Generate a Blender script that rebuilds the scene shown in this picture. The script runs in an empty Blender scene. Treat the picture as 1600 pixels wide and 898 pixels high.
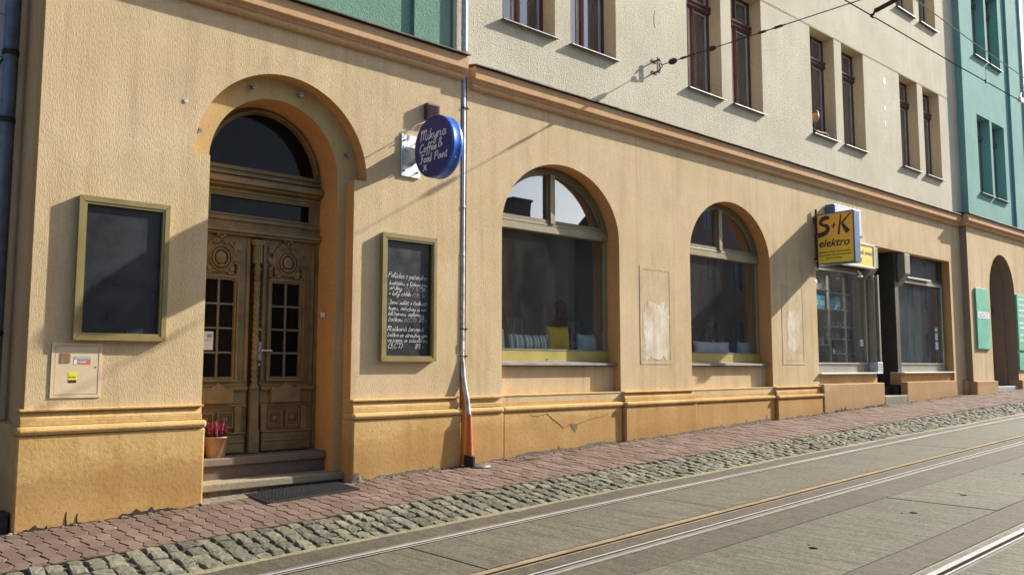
import bpy, bmesh, math, random
from math import sin, cos, pi, radians, atan2, sqrt, hypot
from mathutils import Vector, Matrix
from mathutils.geometry import tessellate_polygon
random.seed(7)
sc = bpy.context.scene
col = sc.collection

# ---------------------------------------------------------------- camera
cam_d = bpy.data.cameras.new('camera')
cam_d.sensor_width = 36.0
cam_d.lens = 1311.97 / 1600 * 36.0
cam_d.clip_start = 0.1
cam_d.clip_end = 2000
cam = bpy.data.objects.new('camera', cam_d)
col.objects.link(cam)
_yaw, _pitch, _roll = 0.731736796, 0.0932731201, 5.84e-4
_F = Vector((sin(_yaw)*cos(_pitch), cos(_yaw)*cos(_pitch), sin(_pitch)))
_R = Vector((cos(_yaw), -sin(_yaw), 0))
_U = _R.cross(_F)
_R2 = _R*cos(_roll) + _U*sin(_roll)
_U2 = -_R*sin(_roll) + _U*cos(_roll)
m = Matrix((_R2, _U2, -_F)).transposed().to_4x4()
m.translation = Vector((0, -8, 1.6))
cam.matrix_world = m
sc.camera = cam

# ---------------------------------------------------------------- light
SUN = Vector((3.9, -1.0, 2.34)).normalized()        # direction towards the sun
elev = math.asin(SUN.z)
azim = atan2(SUN.x, SUN.y)
w = bpy.data.worlds.new('World')
sc.world = w
w.use_nodes = True
nt = w.node_tree
nt.nodes.clear()
sky = nt.nodes.new('ShaderNodeTexSky')
sky.sky_type = 'NISHITA'
sky.sun_disc = False
sky.sun_elevation = elev
sky.sun_rotation = azim
sky.air_density = 1.0
sky.dust_density = 2.0
sky.ozone_density = 1.0
bg = nt.nodes.new('ShaderNodeBackground')
bg.inputs['Strength'].default_value = 0.10
out = nt.nodes.new('ShaderNodeOutputWorld')
nt.links.new(sky.outputs[0], bg.inputs['Color'])
nt.links.new(bg.outputs[0], out.inputs['Surface'])
sd = bpy.data.lights.new('sun', 'SUN')
sd.energy = 5.0
sd.angle = radians(0.53)
sd.color = (1.0, 0.93, 0.82)
so = bpy.data.objects.new('sun', sd)
so.rotation_euler = SUN.to_track_quat('Z', 'Y').to_euler()
col.objects.link(so)
sc.view_settings.view_transform = 'Standard'
sc.view_settings.look = 'None'
sc.view_settings.exposure = 1.02
sc.view_settings.gamma = 1.0
sc.cycles.max_bounces = 8
sc.cycles.transparent_max_bounces = 16

# ---------------------------------------------------------------- materials
MATS = {}
def nodes(name):
    m = bpy.data.materials.new(name)
    m.use_nodes = True
    nt = m.node_tree
    nt.nodes.clear()
    o = nt.nodes.new('ShaderNodeOutputMaterial')
    p = nt.nodes.new('ShaderNodeBsdfPrincipled')
    nt.links.new(p.outputs[0], o.inputs['Surface'])
    MATS[name] = m
    return m, nt, p, o

def N(nt, t, **kw):
    n = nt.nodes.new(t)
    for k, v in kw.items():
        setattr(n, k, v)
    return n

def noise(nt, scale=(1, 1, 1), detail=4, rough=0.55, coord='pos', dist=0.0):
    if coord == 'pos':
        g = N(nt, 'ShaderNodeNewGeometry'); src = g.outputs['Position']
    else:
        g = N(nt, 'ShaderNodeTexCoord'); src = g.outputs['Object']
    mp = N(nt, 'ShaderNodeMapping')
    mp.inputs['Scale'].default_value = scale
    nt.links.new(src, mp.inputs['Vector'])
    t = N(nt, 'ShaderNodeTexNoise')
    t.inputs['Scale'].default_value = 1.0
    t.inputs['Detail'].default_value = detail
    t.inputs['Roughness'].default_value = rough
    t.inputs['Distortion'].default_value = dist
    nt.links.new(mp.outputs[0], t.inputs['Vector'])
    return t.outputs['Fac']

def ramp(nt, fac, stops):
    r = N(nt, 'ShaderNodeValToRGB')
    el = r.color_ramp.elements
    while len(el) < len(stops):
        el.new(0.5)
    for e, (p, c) in zip(el, stops):
        e.position = p
        e.color = (c, c, c, 1) if isinstance(c, (int, float)) else (*c, 1)
    nt.links.new(fac, r.inputs[0])
    return r.outputs[0]

def mixc(nt, fac, a, b, mode='MIX'):
    x = N(nt, 'ShaderNodeMix', data_type='RGBA', blend_type=mode)
    for sock, v in ((x.inputs['Factor'], fac), (x.inputs['A'], a), (x.inputs['B'], b)):
        if isinstance(v, (int, float)):
            sock.default_value = v
        elif isinstance(v, tuple):
            sock.default_value = (*v, 1)
        else:
            nt.links.new(v, sock)
    return x.outputs['Result']

def mathn(nt, op, a, b=0.0, c=None, clamp=False):
    x = N(nt, 'ShaderNodeMath', operation=op)
    x.use_clamp = clamp
    for i, v in enumerate((a, b) if c is None else (a, b, c)):
        if isinstance(v, (int, float)):
            x.inputs[i].default_value = v
        else:
            nt.links.new(v, x.inputs[i])
    return x.outputs[0]

def bump(nt, p, h, strength, dist, prev=None):
    b = N(nt, 'ShaderNodeBump')
    b.inputs['Strength'].default_value = strength
    b.inputs['Distance'].default_value = dist
    nt.links.new(h, b.inputs['Height'])
    if prev is not None:
        nt.links.new(prev, b.inputs['Normal'])
    nt.links.new(b.outputs[0], p.inputs['Normal'])
    return b.outputs[0]

def plain(name, c, rough=0.6, metal=0.0, var=0.12, vs=8, bmp=0.0, bs=60, coat=0.0, spec=None):
    """a paint, metal or cloth: mottled a little, with faint relief"""
    m, nt, p, o = nodes(name)
    n = noise(nt, (vs, vs, vs), 5, 0.6)
    d = tuple(x*(1-var*1.6) for x in c); l = tuple(min(1, x*(1+var)) for x in c)
    cc = ramp(nt, n, [(0.3, d), (0.7, l)])
    nt.links.new(cc, p.inputs['Base Color'])
    rr = ramp(nt, noise(nt, (vs*3, vs*3, vs*3), 3), [(0.3, max(0, rough-0.08)), (0.7, min(1, rough+0.08))])
    nt.links.new(rr, p.inputs['Roughness'])
    p.inputs['Metallic'].default_value = metal
    if coat:
        p.inputs['Coat Weight'].default_value = coat
    if spec is not None:
        p.inputs['Specular IOR Level'].default_value = spec
    if bmp:
        bump(nt, p, noise(nt, (bs, bs, bs), 4, 0.6), bmp, 0.01)
    return m

def plaster(name, c1, c2, grain=(70, 70, 22), gb=0.9, gd=0.006, stain=None, stain_amt=0.35, mottling=0.9, splash=0.0, grime=0.0, third=None):
    """rendered wall: worn colour patches, rain streaks, specks and a coarse relief"""
    m, nt, p, o = nodes(name)
    big = noise(nt, (mottling, mottling, mottling*0.8), 6, 0.62)
    cc = mixc(nt, ramp(nt, big, [(0.33, 0.0), (0.68, 1.0)]), c1, c2)
    if third:
        cc = mixc(nt, mathn(nt, 'MULTIPLY', ramp(nt, noise(nt, (0.38, 0.38, 0.6), 4, 0.55), [(0.42, 0.0), (0.62, 1.0)]), 0.65), cc, third)
    st = noise(nt, (5.5, 5.5, 0.28), 6, 0.65)
    sc_ = stain or tuple(x*0.6 for x in c1)
    cc = mixc(nt, mathn(nt, 'MULTIPLY', ramp(nt, st, [(0.5, 0.0), (0.78, 1.0)]), stain_amt), cc, sc_)
    lt = noise(nt, (9, 9, 0.7), 5, 0.6)
    cc = mixc(nt, mathn(nt, 'MULTIPLY', ramp(nt, lt, [(0.56, 0.0), (0.8, 1.0)]), 0.22), cc, tuple(min(1, x*1.3+0.05) for x in c2))
    g = noise(nt, grain, 5, 0.7, dist=0.4)
    cc = mixc(nt, mathn(nt, 'MULTIPLY', ramp(nt, g, [(0.3, 1.0), (0.5, 0.0)]), 0.42), cc, tuple(x*0.45 for x in c1))
    fine = noise(nt, (190, 190, 150), 2, 0.6)
    cc = mixc(nt, mathn(nt, 'MULTIPLY', ramp(nt, fine, [(0.62, 0.0), (0.72, 1.0)]), 0.18), cc, tuple(x*0.5 for x in c1))
    if grime:
        blot = ramp(nt, noise(nt, (1.9, 1.9, 1.1), 9, 0.72, dist=0.6), [(0.5, 0.0), (0.72, 1.0)])
        cc = mixc(nt, mathn(nt, 'MULTIPLY', blot, grime), cc, tuple(x*0.62 for x in c1))
        pale = ramp(nt, noise(nt, (2.7, 2.7, 1.4), 8, 0.7), [(0.6, 0.0), (0.74, 1.0)])
        cc = mixc(nt, mathn(nt, 'MULTIPLY', pale, 0.3), cc, tuple(min(1, x*1.15+0.06) for x in c2))
    if splash:
        ge = N(nt, 'ShaderNodeNewGeometry'); sx = N(nt, 'ShaderNodeSeparateXYZ')
        nt.links.new(ge.outputs['Position'], sx.inputs[0])
        gz_ = mathn(nt, 'MULTIPLY_ADD', sx.outputs['X'], 0.036, 0.2)
        hh = mathn(nt, 'SUBTRACT', sx.outputs['Z'], gz_)
        hh = mathn(nt, 'SUBTRACT', hh, mathn(nt, 'MULTIPLY', noise(nt, (1.3, 1.3, 2.2), 10, 0.8), 0.78))
        f = ramp(nt, hh, [(0.0, 1.0), (0.10, 0.0)])
        cc = mixc(nt, mathn(nt, 'MULTIPLY', f, splash), cc, (c1[0]*0.68, c1[1]*0.50, c1[2]*0.42))
        f2 = ramp(nt, noise(nt, (3.5, 3.5, 5.0), 8, 0.75), [(0.6, 0.0), (0.68, 1.0)])
        cc = mixc(nt, mathn(nt, 'MULTIPLY', f2, 0.35), cc, tuple(x*0.62 for x in c1))
    nt.links.new(cc, p.inputs['Base Color'])
    p.inputs['Roughness'].default_value = 0.92
    p.inputs['Specular IOR Level'].default_value = 0.15
    b1 = bump(nt, p, noise(nt, (1.6, 1.6, 1.6), 3, 0.5), 0.6, 0.012)
    bump(nt, p, g, gb, gd, b1)
    return m

LOWER = plaster('lower_plaster', (0.56, 0.425, 0.235), (0.68, 0.54, 0.345), (85, 85, 30), 0.9, 0.0058, (0.36, 0.25, 0.13), 0.62, grime=0.35, third=(0.60, 0.455, 0.285))
REVEAL = plaster('smooth_ochre_reveal', (0.52, 0.285, 0.105), (0.58, 0.335, 0.14), (30, 30, 30), 0.25, 0.002, None, 0.15)
PLINTH = plaster('ochre_plinth_paint', (0.52, 0.335, 0.125), (0.62, 0.43, 0.195), (26, 26, 26), 0.7, 0.005, (0.32, 0.17, 0.05), 0.45, 1.6, splash=0.42)
BAND = plaster('yellow_brown_band', (0.50, 0.37, 0.17), (0.56, 0.42, 0.21), (40, 40, 40), 0.5, 0.003, (0.25, 0.17, 0.08), 0.35, 2.0)
CORNICE = plaster('orange_cornice_paint', (0.54, 0.325, 0.17), (0.60, 0.39, 0.22), (22, 40, 40), 0.3, 0.002, None, 0.25)
CREAM = plaster('cream_roughcast', (0.53, 0.485, 0.375), (0.635, 0.59, 0.475), (42, 42, 36), 1.0, 0.016, (0.38, 0.36, 0.29), 0.4)
CREAM_IN = plaster('cream_reveal', (0.62, 0.50, 0.32), (0.68, 0.57, 0.39), (30, 30, 30), 0.2, 0.002)
TEAL_D = plaster('dark_teal_roughcast', (0.15, 0.275, 0.215), (0.20, 0.34, 0.27), (48, 48, 42), 1.0, 0.010, (0.07, 0.16, 0.12), 0.35)
TEAL_L = plaster('pale_teal_plaster', (0.175, 0.36, 0.34), (0.235, 0.435, 0.41), (30, 30, 26), 0.5, 0.005, (0.14, 0.30, 0.29), 0.25)
GREY_W = plaster('pale_grey_plaster', (0.42, 0.45, 0.50), (0.50, 0.52, 0.56), (30, 30, 30), 0.4, 0.004)
PATCH = plaster('bare_patch_plaster', (0.52, 0.40, 0.24), (0.66, 0.54, 0.37), (80, 80, 12), 1.0, 0.006, (0.38, 0.27, 0.15), 0.6, 2.8)
WORN = plaster('whitish_worn_plaster', (0.54, 0.42, 0.26), (0.80, 0.77, 0.68), (80, 80, 9), 1.0, 0.006, (0.50, 0.37, 0.21), 0.7, 2.2)
SHOPWALL = plaster('brown_shop_plinth', (0.48, 0.33, 0.165), (0.55, 0.395, 0.215), (26, 26, 26), 0.5, 0.003, (0.33, 0.22, 0.12), 0.4, 1.6, splash=0.4)
OPP = plaster('brown_render_opposite', (0.10, 0.08, 0.07), (0.15, 0.12, 0.10), (8, 8, 8), 0.2, 0.004)
OPP2 = plaster('pink_render_opposite', (0.20, 0.14, 0.125), (0.25, 0.18, 0.16), (8, 8, 8), 0.2, 0.004)
OPP3 = plaster('grey_render_opposite', (0.26, 0.27, 0.27), (0.34, 0.34, 0.34), (8, 8, 8), 0.2, 0.004)
METAL_FLASH = plain('sheet_metal_flashing', (0.10, 0.085, 0.075), 0.75, 0.0, 0.25, 3, spec=0.2)
RAILG = plain('dull_rail_steel', (0.26, 0.25, 0.24), 0.4, 0.4, 0.2, 10, 0.2, 60)
PIPEW = plain('weathered_pale_pipe', (0.50, 0.50, 0.48), 0.55, 0.1, 0.3, 12, 0.2, 60)
PANEL = plain('pale_cladding_panel', (0.60, 0.64, 0.70), 0.6, 0.0, 0.1, 2)
ZINC = plain('galvanised_zinc', (0.46, 0.49, 0.52), 0.45, 0.45, 0.18, 14, 0.15, 40)
GALV = plain('galvanised_plate', (0.66, 0.72, 0.74), 0.45, 0.35, 0.2, 18)
PIPE_DARK = plain('dark_blue_grey_pipe', (0.15, 0.185, 0.24), 0.5, 0.2, 0.25, 5)
PIPE_RUST = plain('orange_clay_pipe', (0.52, 0.125, 0.045), 0.5, 0.0, 0.18, 9, 0.2, 30)
CAST = plain('cast_iron', (0.045, 0.038, 0.032), 0.7, 0.4, 0.3, 30, 0.4, 70)
OLIVE_G = plain('grey_olive_paint', (0.27, 0.235, 0.14), 0.45, 0.0, 0.12, 4, 0.1, 30)
OLIVE = plain('olive_paint', (0.255, 0.20, 0.075), 0.45, 0.0, 0.12, 4, 0.1, 30)
OLIVE_D = plain('dark_olive_paint', (0.17, 0.14, 0.075), 0.5, 0.0, 0.15, 5, 0.1, 30)
DOORW = plain('brown_olive_door_paint', (0.225, 0.165, 0.065), 0.48, 0.0, 0.22, 5, 0.25, 45)
DOORW2 = plain('warm_brown_door_paint', (0.225, 0.145, 0.06), 0.48, 0.0, 0.2, 6, 0.25, 45)
SHOPFR = plain('grey_beige_shop_paint', (0.235, 0.222, 0.175), 0.5, 0.0, 0.14, 4, 0.1, 30)
SHOPFR_D = plain('dark_shop_panelling', (0.045, 0.043, 0.038), 0.6, 0.0, 0.25, 4, 0.2, 30)
WIRE = plain('sooty_wire', (0.05, 0.048, 0.046), 0.95, 0.0, 0.1, 20, spec=0.0)
WIRE_L = plain('pale_oxidised_wire', (0.30, 0.31, 0.32), 0.95, 0.0, 0.1, 20, spec=0.0)
NET = plain('net_curtain', (0.50, 0.52, 0.54), 0.9, 0.0, 0.12, 3)
MAROON = plain('maroon_window_paint', (0.105, 0.030, 0.028), 0.4, 0.0, 0.2, 6, 0.1, 30)
SASH = plain('pale_inner_sash', (0.42, 0.42, 0.42), 0.5, 0.0, 0.1, 6)
SASH_B = plain('brown_teal_sash', (0.16, 0.10, 0.08), 0.5, 0.0, 0.1, 6)
SILLM = plain('sill_sheet_metal', (0.20, 0.185, 0.18), 0.6, 0.1, 0.25, 5)
WHITE = plain('white_paint', (0.78, 0.79, 0.78), 0.5, 0.0, 0.06, 6)
CHALKB = plain('black_chalkboard', (0.028, 0.032, 0.036), 0.33, 0.0, 0.35, 2.2, 0.05, 30)
CHALK = plain('white_chalk', (0.72, 0.72, 0.72), 0.95, 0.0, 0.25, 60)
CHALKP = plain('pink_chalk', (0.55, 0.36, 0.42), 0.95, 0.0, 0.25, 60)
NAVY = plain('navy_sign_face', (0.020, 0.024, 0.17), 0.6, 0.0, 0.1, 6)
BLUE = plain('blue_sign_rim', (0.035, 0.13, 0.55), 0.3, 0.25, 0.08, 10)
SIGNTXT = plain('lilac_white_lettering', (0.80, 0.78, 0.92), 0.5, 0.0, 0.03, 6)
OLIVE_Y = plain('yellow_olive_paint', (0.43, 0.35, 0.085), 0.45, 0.0, 0.12, 4, 0.1, 30)
REVEAL_C = plaster('grey_brown_reveal', (0.27, 0.205, 0.155), (0.33, 0.25, 0.19), (30, 30, 30), 0.3, 0.002)
YELLOW = plain('yellow_sign_face', (0.72, 0.50, 0.075), 0.4, 0.0, 0.08, 2)
YELLOW2 = plain('lemon_sign_face', (0.80, 0.66, 0.12), 0.4, 0.0, 0.08, 2)
BLUE2 = plain('mid_blue_sign_case', (0.035, 0.115, 0.27), 0.4, 0.1, 0.1, 5)
BLACKL = plain('dark_lettering', (0.03, 0.025, 0.025), 0.5, 0.0, 0.1, 6)
PALEBL = plain('pale_blue_sign_face', (0.55, 0.66, 0.76), 0.4, 0.0, 0.05, 3)
GREENS = plain('jade_sign_face', (0.12, 0.50, 0.36), 0.45, 0.0, 0.14, 2.5)
BROWNBOX = plain('maroon_plastic', (0.085, 0.03, 0.045), 0.5, 0.0, 0.1, 9)
BLACKP = plain('black_rubber', (0.022, 0.022, 0.024), 0.65, 0.0, 0.2, 30, 0.3, 80)
TERRA = plain('terracotta_pot', (0.36, 0.215, 0.13), 0.6, 0.0, 0.12, 14)
SOIL = plain('dark_potting_soil', (0.02, 0.015, 0.01), 0.95, 0.0, 0.3, 60, 0.6, 90)
STEEL = plain('polished_rail_steel', (0.62, 0.61, 0.60), 0.42, 0.5, 0.08, 12)
RUST = plain('rusty_rail_side', (0.06, 0.042, 0.028), 0.6, 0.5, 0.3, 9, 0.3, 60)
RAILBR = plain('brown_worn_rail', (0.34, 0.255, 0.16), 0.5, 0.2, 0.25, 6, 0.2, 60)
CABLE = plain('black_cable', (0.03, 0.03, 0.032), 0.5, 0.3, 0.1, 20)
COPPER = plain('dull_contact_wire', (0.10, 0.09, 0.085), 0.7, 0.0, 0.1, 20)
SKIN = plain('skin', (0.38, 0.21, 0.15), 0.55, 0.0, 0.08, 25)
HAIR_B = plain('brown_hair', (0.10, 0.055, 0.03), 0.55, 0.0, 0.3, 70, 0.4, 200)
HAIR_D = plain('dark_hair', (0.02, 0.014, 0.014), 0.5, 0.0, 0.3, 70, 0.4, 200)
HAIR_R = plain('reddish_dark_hair', (0.09, 0.025, 0.02), 0.5, 0.0, 0.3, 70, 0.4, 200)
CL_DARK = plain('dark_knit', (0.03, 0.03, 0.04), 0.9, 0.0, 0.3, 40, 0.3, 120)
CL_RED = plain('maroon_knit', (0.26, 0.04, 0.06), 0.9, 0.0, 0.25, 30, 0.3, 120)
CUSH_Y = plain('yellow_cushion_cloth', (0.95, 0.60, 0.01), 0.9, 0.0, 0.08, 9, 0.3, 200)
CUSH_B = plain('pale_blue_cushion_cloth', (0.60, 0.80, 0.86), 0.9, 0.0, 0.08, 9, 0.3, 200)
CUSH_G = plain('grey_cushion_cloth', (0.55, 0.57, 0.55), 0.9, 0.0, 0.08, 9, 0.3, 200)
CUSH_N = plain('navy_cushion_cloth', (0.04, 0.04, 0.12), 0.9, 0.0, 0.1, 9, 0.3, 200)
CUSH_W = plain('white_cushion_cloth', (0.85, 0.88, 0.88), 0.9, 0.0, 0.08, 9, 0.3, 200)
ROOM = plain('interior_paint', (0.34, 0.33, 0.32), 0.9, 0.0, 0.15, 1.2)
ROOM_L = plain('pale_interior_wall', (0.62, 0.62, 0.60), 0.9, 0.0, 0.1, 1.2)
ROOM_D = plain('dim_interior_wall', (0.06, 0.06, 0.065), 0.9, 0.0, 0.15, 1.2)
SHELF = plain('aluminium_shelving', (0.50, 0.50, 0.45), 0.45, 0.3, 0.1, 9)
CYAN = plain('cyan_packaging', (0.05, 0.50, 0.78), 0.5, 0.0, 0.15, 9)
GOODS = plain('mixed_grey_goods', (0.28, 0.30, 0.30), 0.5, 0.0, 0.5, 18)
CURTAIN = plain('frosted_film', (0.26, 0.35, 0.35), 0.75, 0.0, 0.25, 1.5)
FROST_D = plain('dark_blind', (0.13, 0.13, 0.14), 0.7, 0.0, 0.2, 1.5)
BLUEGL = plain('blue_frosted_transom', (0.17, 0.235, 0.33), 0.5, 0.0, 0.2, 14)
PAPER = plain('white_paper', (0.70, 0.74, 0.82), 0.8, 0.0, 0.04, 9)
CHROME = plain('brushed_steel', (0.72, 0.72, 0.72), 0.25, 0.95, 0.05, 20)
ROOFT = plain('dark_roof', (0.06, 0.055, 0.055), 0.7, 0.0, 0.2, 3)
BARK = plain('grey_brown_bark', (0.08, 0.065, 0.05), 0.9, 0.0, 0.3, 20, 0.5, 40)
YSTICK = plain('yellow_sticker', (0.78, 0.70, 0.03), 0.5, 0.0, 0.06, 20)
RSTICK = plain('red_sticker', (0.62, 0.13, 0.15), 0.5, 0.0, 0.06, 20)
GSTICK = plain('green_sticker', (0.16, 0.42, 0.34), 0.5, 0.0, 0.06, 20)
MORTAR = plain('crumbled_mortar', (0.21, 0.175, 0.125), 0.95, 0.0, 0.35, 22, 0.8, 60)
DIRT = plain('dark_gap_shade', (0.045, 0.035, 0.025), 0.95, 0.0, 0.35, 22, 0.8, 60)  # dark colour painted in for shade in wall foot gaps and cracks
GRILL = plain('rusty_vent', (0.34, 0.22, 0.10), 0.7, 0.0, 0.25, 40)
CREAMP = plain('cream_meter_paint', (0.66, 0.52, 0.34), 0.6, 0.0, 0.07, 4, 0.1, 40)

def stone(name, c1, c2, c3, speck=220, rough=0.85, bmp=0.8, island=True, dirt=0.4):
    """paving stone: a shade of its own per piece, grains and grime"""
    m, nt, p, o = nodes(name)
    oi = N(nt, 'ShaderNodeObjectInfo'); ge = N(nt, 'ShaderNodeNewGeometry')
    r = mathn(nt, 'FRACT', mathn(nt, 'ADD', oi.outputs['Random'], ge.outputs['Random Per Island']))
    cc = ramp(nt, r, [(0.0, c1), (0.5, c2), (1.0, c3)])
    big = noise(nt, (0.8, 0.8, 0.8), 5, 0.6)
    cc = mixc(nt, mathn(nt, 'MULTIPLY', ramp(nt, big, [(0.4, 0.0), (0.7, 1.0)]), dirt), cc, tuple(x*0.62 for x in c2))
    med = noise(nt, (28, 28, 28), 6, 0.7)
    cc = mixc(nt, mathn(nt, 'MULTIPLY', ramp(nt, med, [(0.46, 0.0), (0.7, 1.0)]), 0.5), cc, tuple(x*0.5 for x in c1))
    fine = noise(nt, (speck, speck, speck), 2, 0.6)
    cc = mixc(nt, mathn(nt, 'MULTIPLY', ramp(nt, fine, [(0.55, 0.0), (0.68, 1.0)]), 0.45), cc, tuple(min(1, x*1.5+0.03) for x in c3))
    nt.links.new(cc, p.inputs['Base Color'])
    p.inputs['Roughness'].default_value = rough
    p.inputs['Specular IOR Level'].default_value = 0.3
    b = bump(nt, p, med, bmp, 0.008)
    bump(nt, p, fine, 0.5, 0.003, b)
    return m
PAVER = stone('red_concrete_paver', (0.12, 0.076, 0.058), (0.165, 0.109, 0.084), (0.225, 0.155, 0.12), 240, 0.85, 0.3, dirt=0.5)
SETT = stone('grey_green_granite_sett', (0.085, 0.083, 0.060), (0.145, 0.138, 0.098), (0.225, 0.21, 0.15), 150, 0.8, 1.0)
GRANITE_LIT = stone('worn_lower_step', (0.22, 0.18, 0.115), (0.27, 0.22, 0.145), (0.31, 0.26, 0.18), 260, 0.8, 0.6)  # granite made lighter and yellower to paint sunlight on the lower tread
GRANITE = stone('granite_step', (0.15, 0.12, 0.09), (0.19, 0.15, 0.115), (0.24, 0.195, 0.15), 260, 0.75, 0.5)

def street(name, c1, c2, c3, streak=(1.2, 26, 26), amt=0.5):
    """tramway concrete: broomed across the track, stained, pitted"""
    m, nt, p, o = nodes(name)
    oi = N(nt, 'ShaderNodeObjectInfo')
    big = noise(nt, (0.55, 0.55, 0.55), 7, 0.62)
    cc = mixc(nt, ramp(nt, big, [(0.32, 0.0), (0.7, 1.0)]), c1, c2)
    st = noise(nt, streak, 7, 0.7, dist=0.25)
    cc = mixc(nt, mathn(nt, 'MULTIPLY', ramp(nt, st, [(0.44, 1.0), (0.52, 0.0)]), amt*0.9), cc, tuple(x*0.52 for x in c1))
    cc = mixc(nt, mathn(nt, 'MULTIPLY', oi.outputs['Random'], 0.28), cc, c3)
    md = noise(nt, (3.2, 4.5, 3.2), 8, 0.75, dist=0.5)
    cc = mixc(nt, mathn(nt, 'MULTIPLY', ramp(nt, md, [(0.5, 0.0), (0.72, 1.0)]), 0.55), cc, tuple(x*0.55 for x in c1))
    cc = mixc(nt, mathn(nt, 'MULTIPLY', ramp(nt, md, [(0.25, 1.0), (0.42, 0.0)]), 0.4), cc, tuple(min(1, x*1.35) for x in c2))
    fine = noise(nt, (48, 48, 48), 6, 0.85)
    cc = mixc(nt, mathn(nt, 'MULTIPLY', ramp(nt, fine, [(0.50, 0.0), (0.60, 1.0)]), 0.6), cc, tuple(min(1, x*1.7) for x in c2))
    dk = noise(nt, (30, 22, 30), 6, 0.85)
    cc = mixc(nt, mathn(nt, 'MULTIPLY', ramp(nt, dk, [(0.42, 1.0), (0.52, 0.0)]), 0.55), cc, tuple(x*0.35 for x in c1))
    nt.links.new(cc, p.inputs['Base Color'])
    p.inputs['Roughness'].default_value = 0.78
    b = bump(nt, p, st, 0.5, 0.006)
    bump(nt, p, fine, 0.7, 0.004, b)
    return m
SLAB = street('brushed_slab_concrete', (0.080, 0.071, 0.046), (0.140, 0.126, 0.084), (0.11, 0.102, 0.076), (20, 1.3, 13), 1.0)
SIDE = street('brown_stained_concrete', (0.062, 0.049, 0.031), (0.100, 0.083, 0.055), (0.08, 0.072, 0.052), (16, 3, 6), 0.7)
ROAD = street('worn_road_asphalt', (0.10, 0.095, 0.085), (0.15, 0.14, 0.125), (0.12, 0.12, 0.11), (3, 3, 3), 0.3)
JOINT = street('sandy_joint_filling', (0.045, 0.038, 0.026), (0.085, 0.07, 0.048), (0.06, 0.055, 0.04), (9, 9, 9), 0.4)
EDGE = street('mossy_mortar_edge', (0.20, 0.18, 0.10), (0.27, 0.24, 0.15), (0.19, 0.17, 0.11), (9, 9, 9), 0.35)

def glassm(name, tint, boost=1.0, rough=0.0, wav=0.02, dirt=0.03):
    m = bpy.data.materials.new(name)
    m.use_nodes = True
    nt = m.node_tree; nt.nodes.clear()
    o = N(nt, 'ShaderNodeOutputMaterial')
    tr = N(nt, 'ShaderNodeBsdfTransparent'); tr.inputs[0].default_value = (*tint, 1)
    gl = N(nt, 'ShaderNodeBsdfGlossy'); gl.inputs['Roughness'].default_value = rough
    df = N(nt, 'ShaderNodeBsdfDiffuse'); df.inputs[0].default_value = (0.5, 0.5, 0.5, 1)
    lw = N(nt, 'ShaderNodeLayerWeight'); lw.inputs['Blend'].default_value = 0.5
    sch = mathn(nt, 'MULTIPLY_ADD', mathn(nt, 'POWER', lw.outputs['Facing'], 5.0), 0.955, 0.045)
    b = N(nt, 'ShaderNodeBump'); b.inputs['Strength'].default_value = wav; b.inputs['Distance'].default_value = 0.05
    nt.links.new(noise(nt, (1.7, 1.7, 1.7), 2, 0.4), b.inputs['Height'])
    nt.links.new(b.outputs[0], gl.inputs['Normal'])
    f = mathn(nt, 'MULTIPLY', sch, boost, clamp=True)
    mx = N(nt, 'ShaderNodeMixShader')
    nt.links.new(f, mx.inputs[0]); nt.links.new(tr.outputs[0], mx.inputs[1]); nt.links.new(gl.outputs[0], mx.inputs[2])
    mx2 = N(nt, 'ShaderNodeMixShader')
    d = mathn(nt, 'MULTIPLY', ramp(nt, noise(nt, (2.0, 2.0, 0.8), 6, 0.7), [(0.4, 0.2), (0.8, 1.0)]), dirt)
    nt.links.new(d, mx2.inputs[0]); nt.links.new(mx.outputs[0], mx2.inputs[1]); nt.links.new(df.outputs[0], mx2.inputs[2])
    nt.links.new(mx2.outputs[0], o.inputs['Surface'])
    return m
GLASS = glassm('window_glass', (0.92, 0.94, 0.93), 2.2, 0.0, 0.01, 0.09)
GLASS_UP = glassm('upper_window_glass', (0.8, 0.82, 0.88), 3.4, 0.0, 0.010, 0.10)
GLASS_FAN = glassm('fanlight_glass', (0.85, 0.87, 0.88), 6.5, 0.0, 0.010)
GLASS_DK = glassm('dim_door_glass', (0.5, 0.5, 0.5), 0.3, 0.02, 0.03, 0.02)
# ---------------------------------------------------------------- helpers
WO = {}                                  # world origin of every object built here

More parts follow.
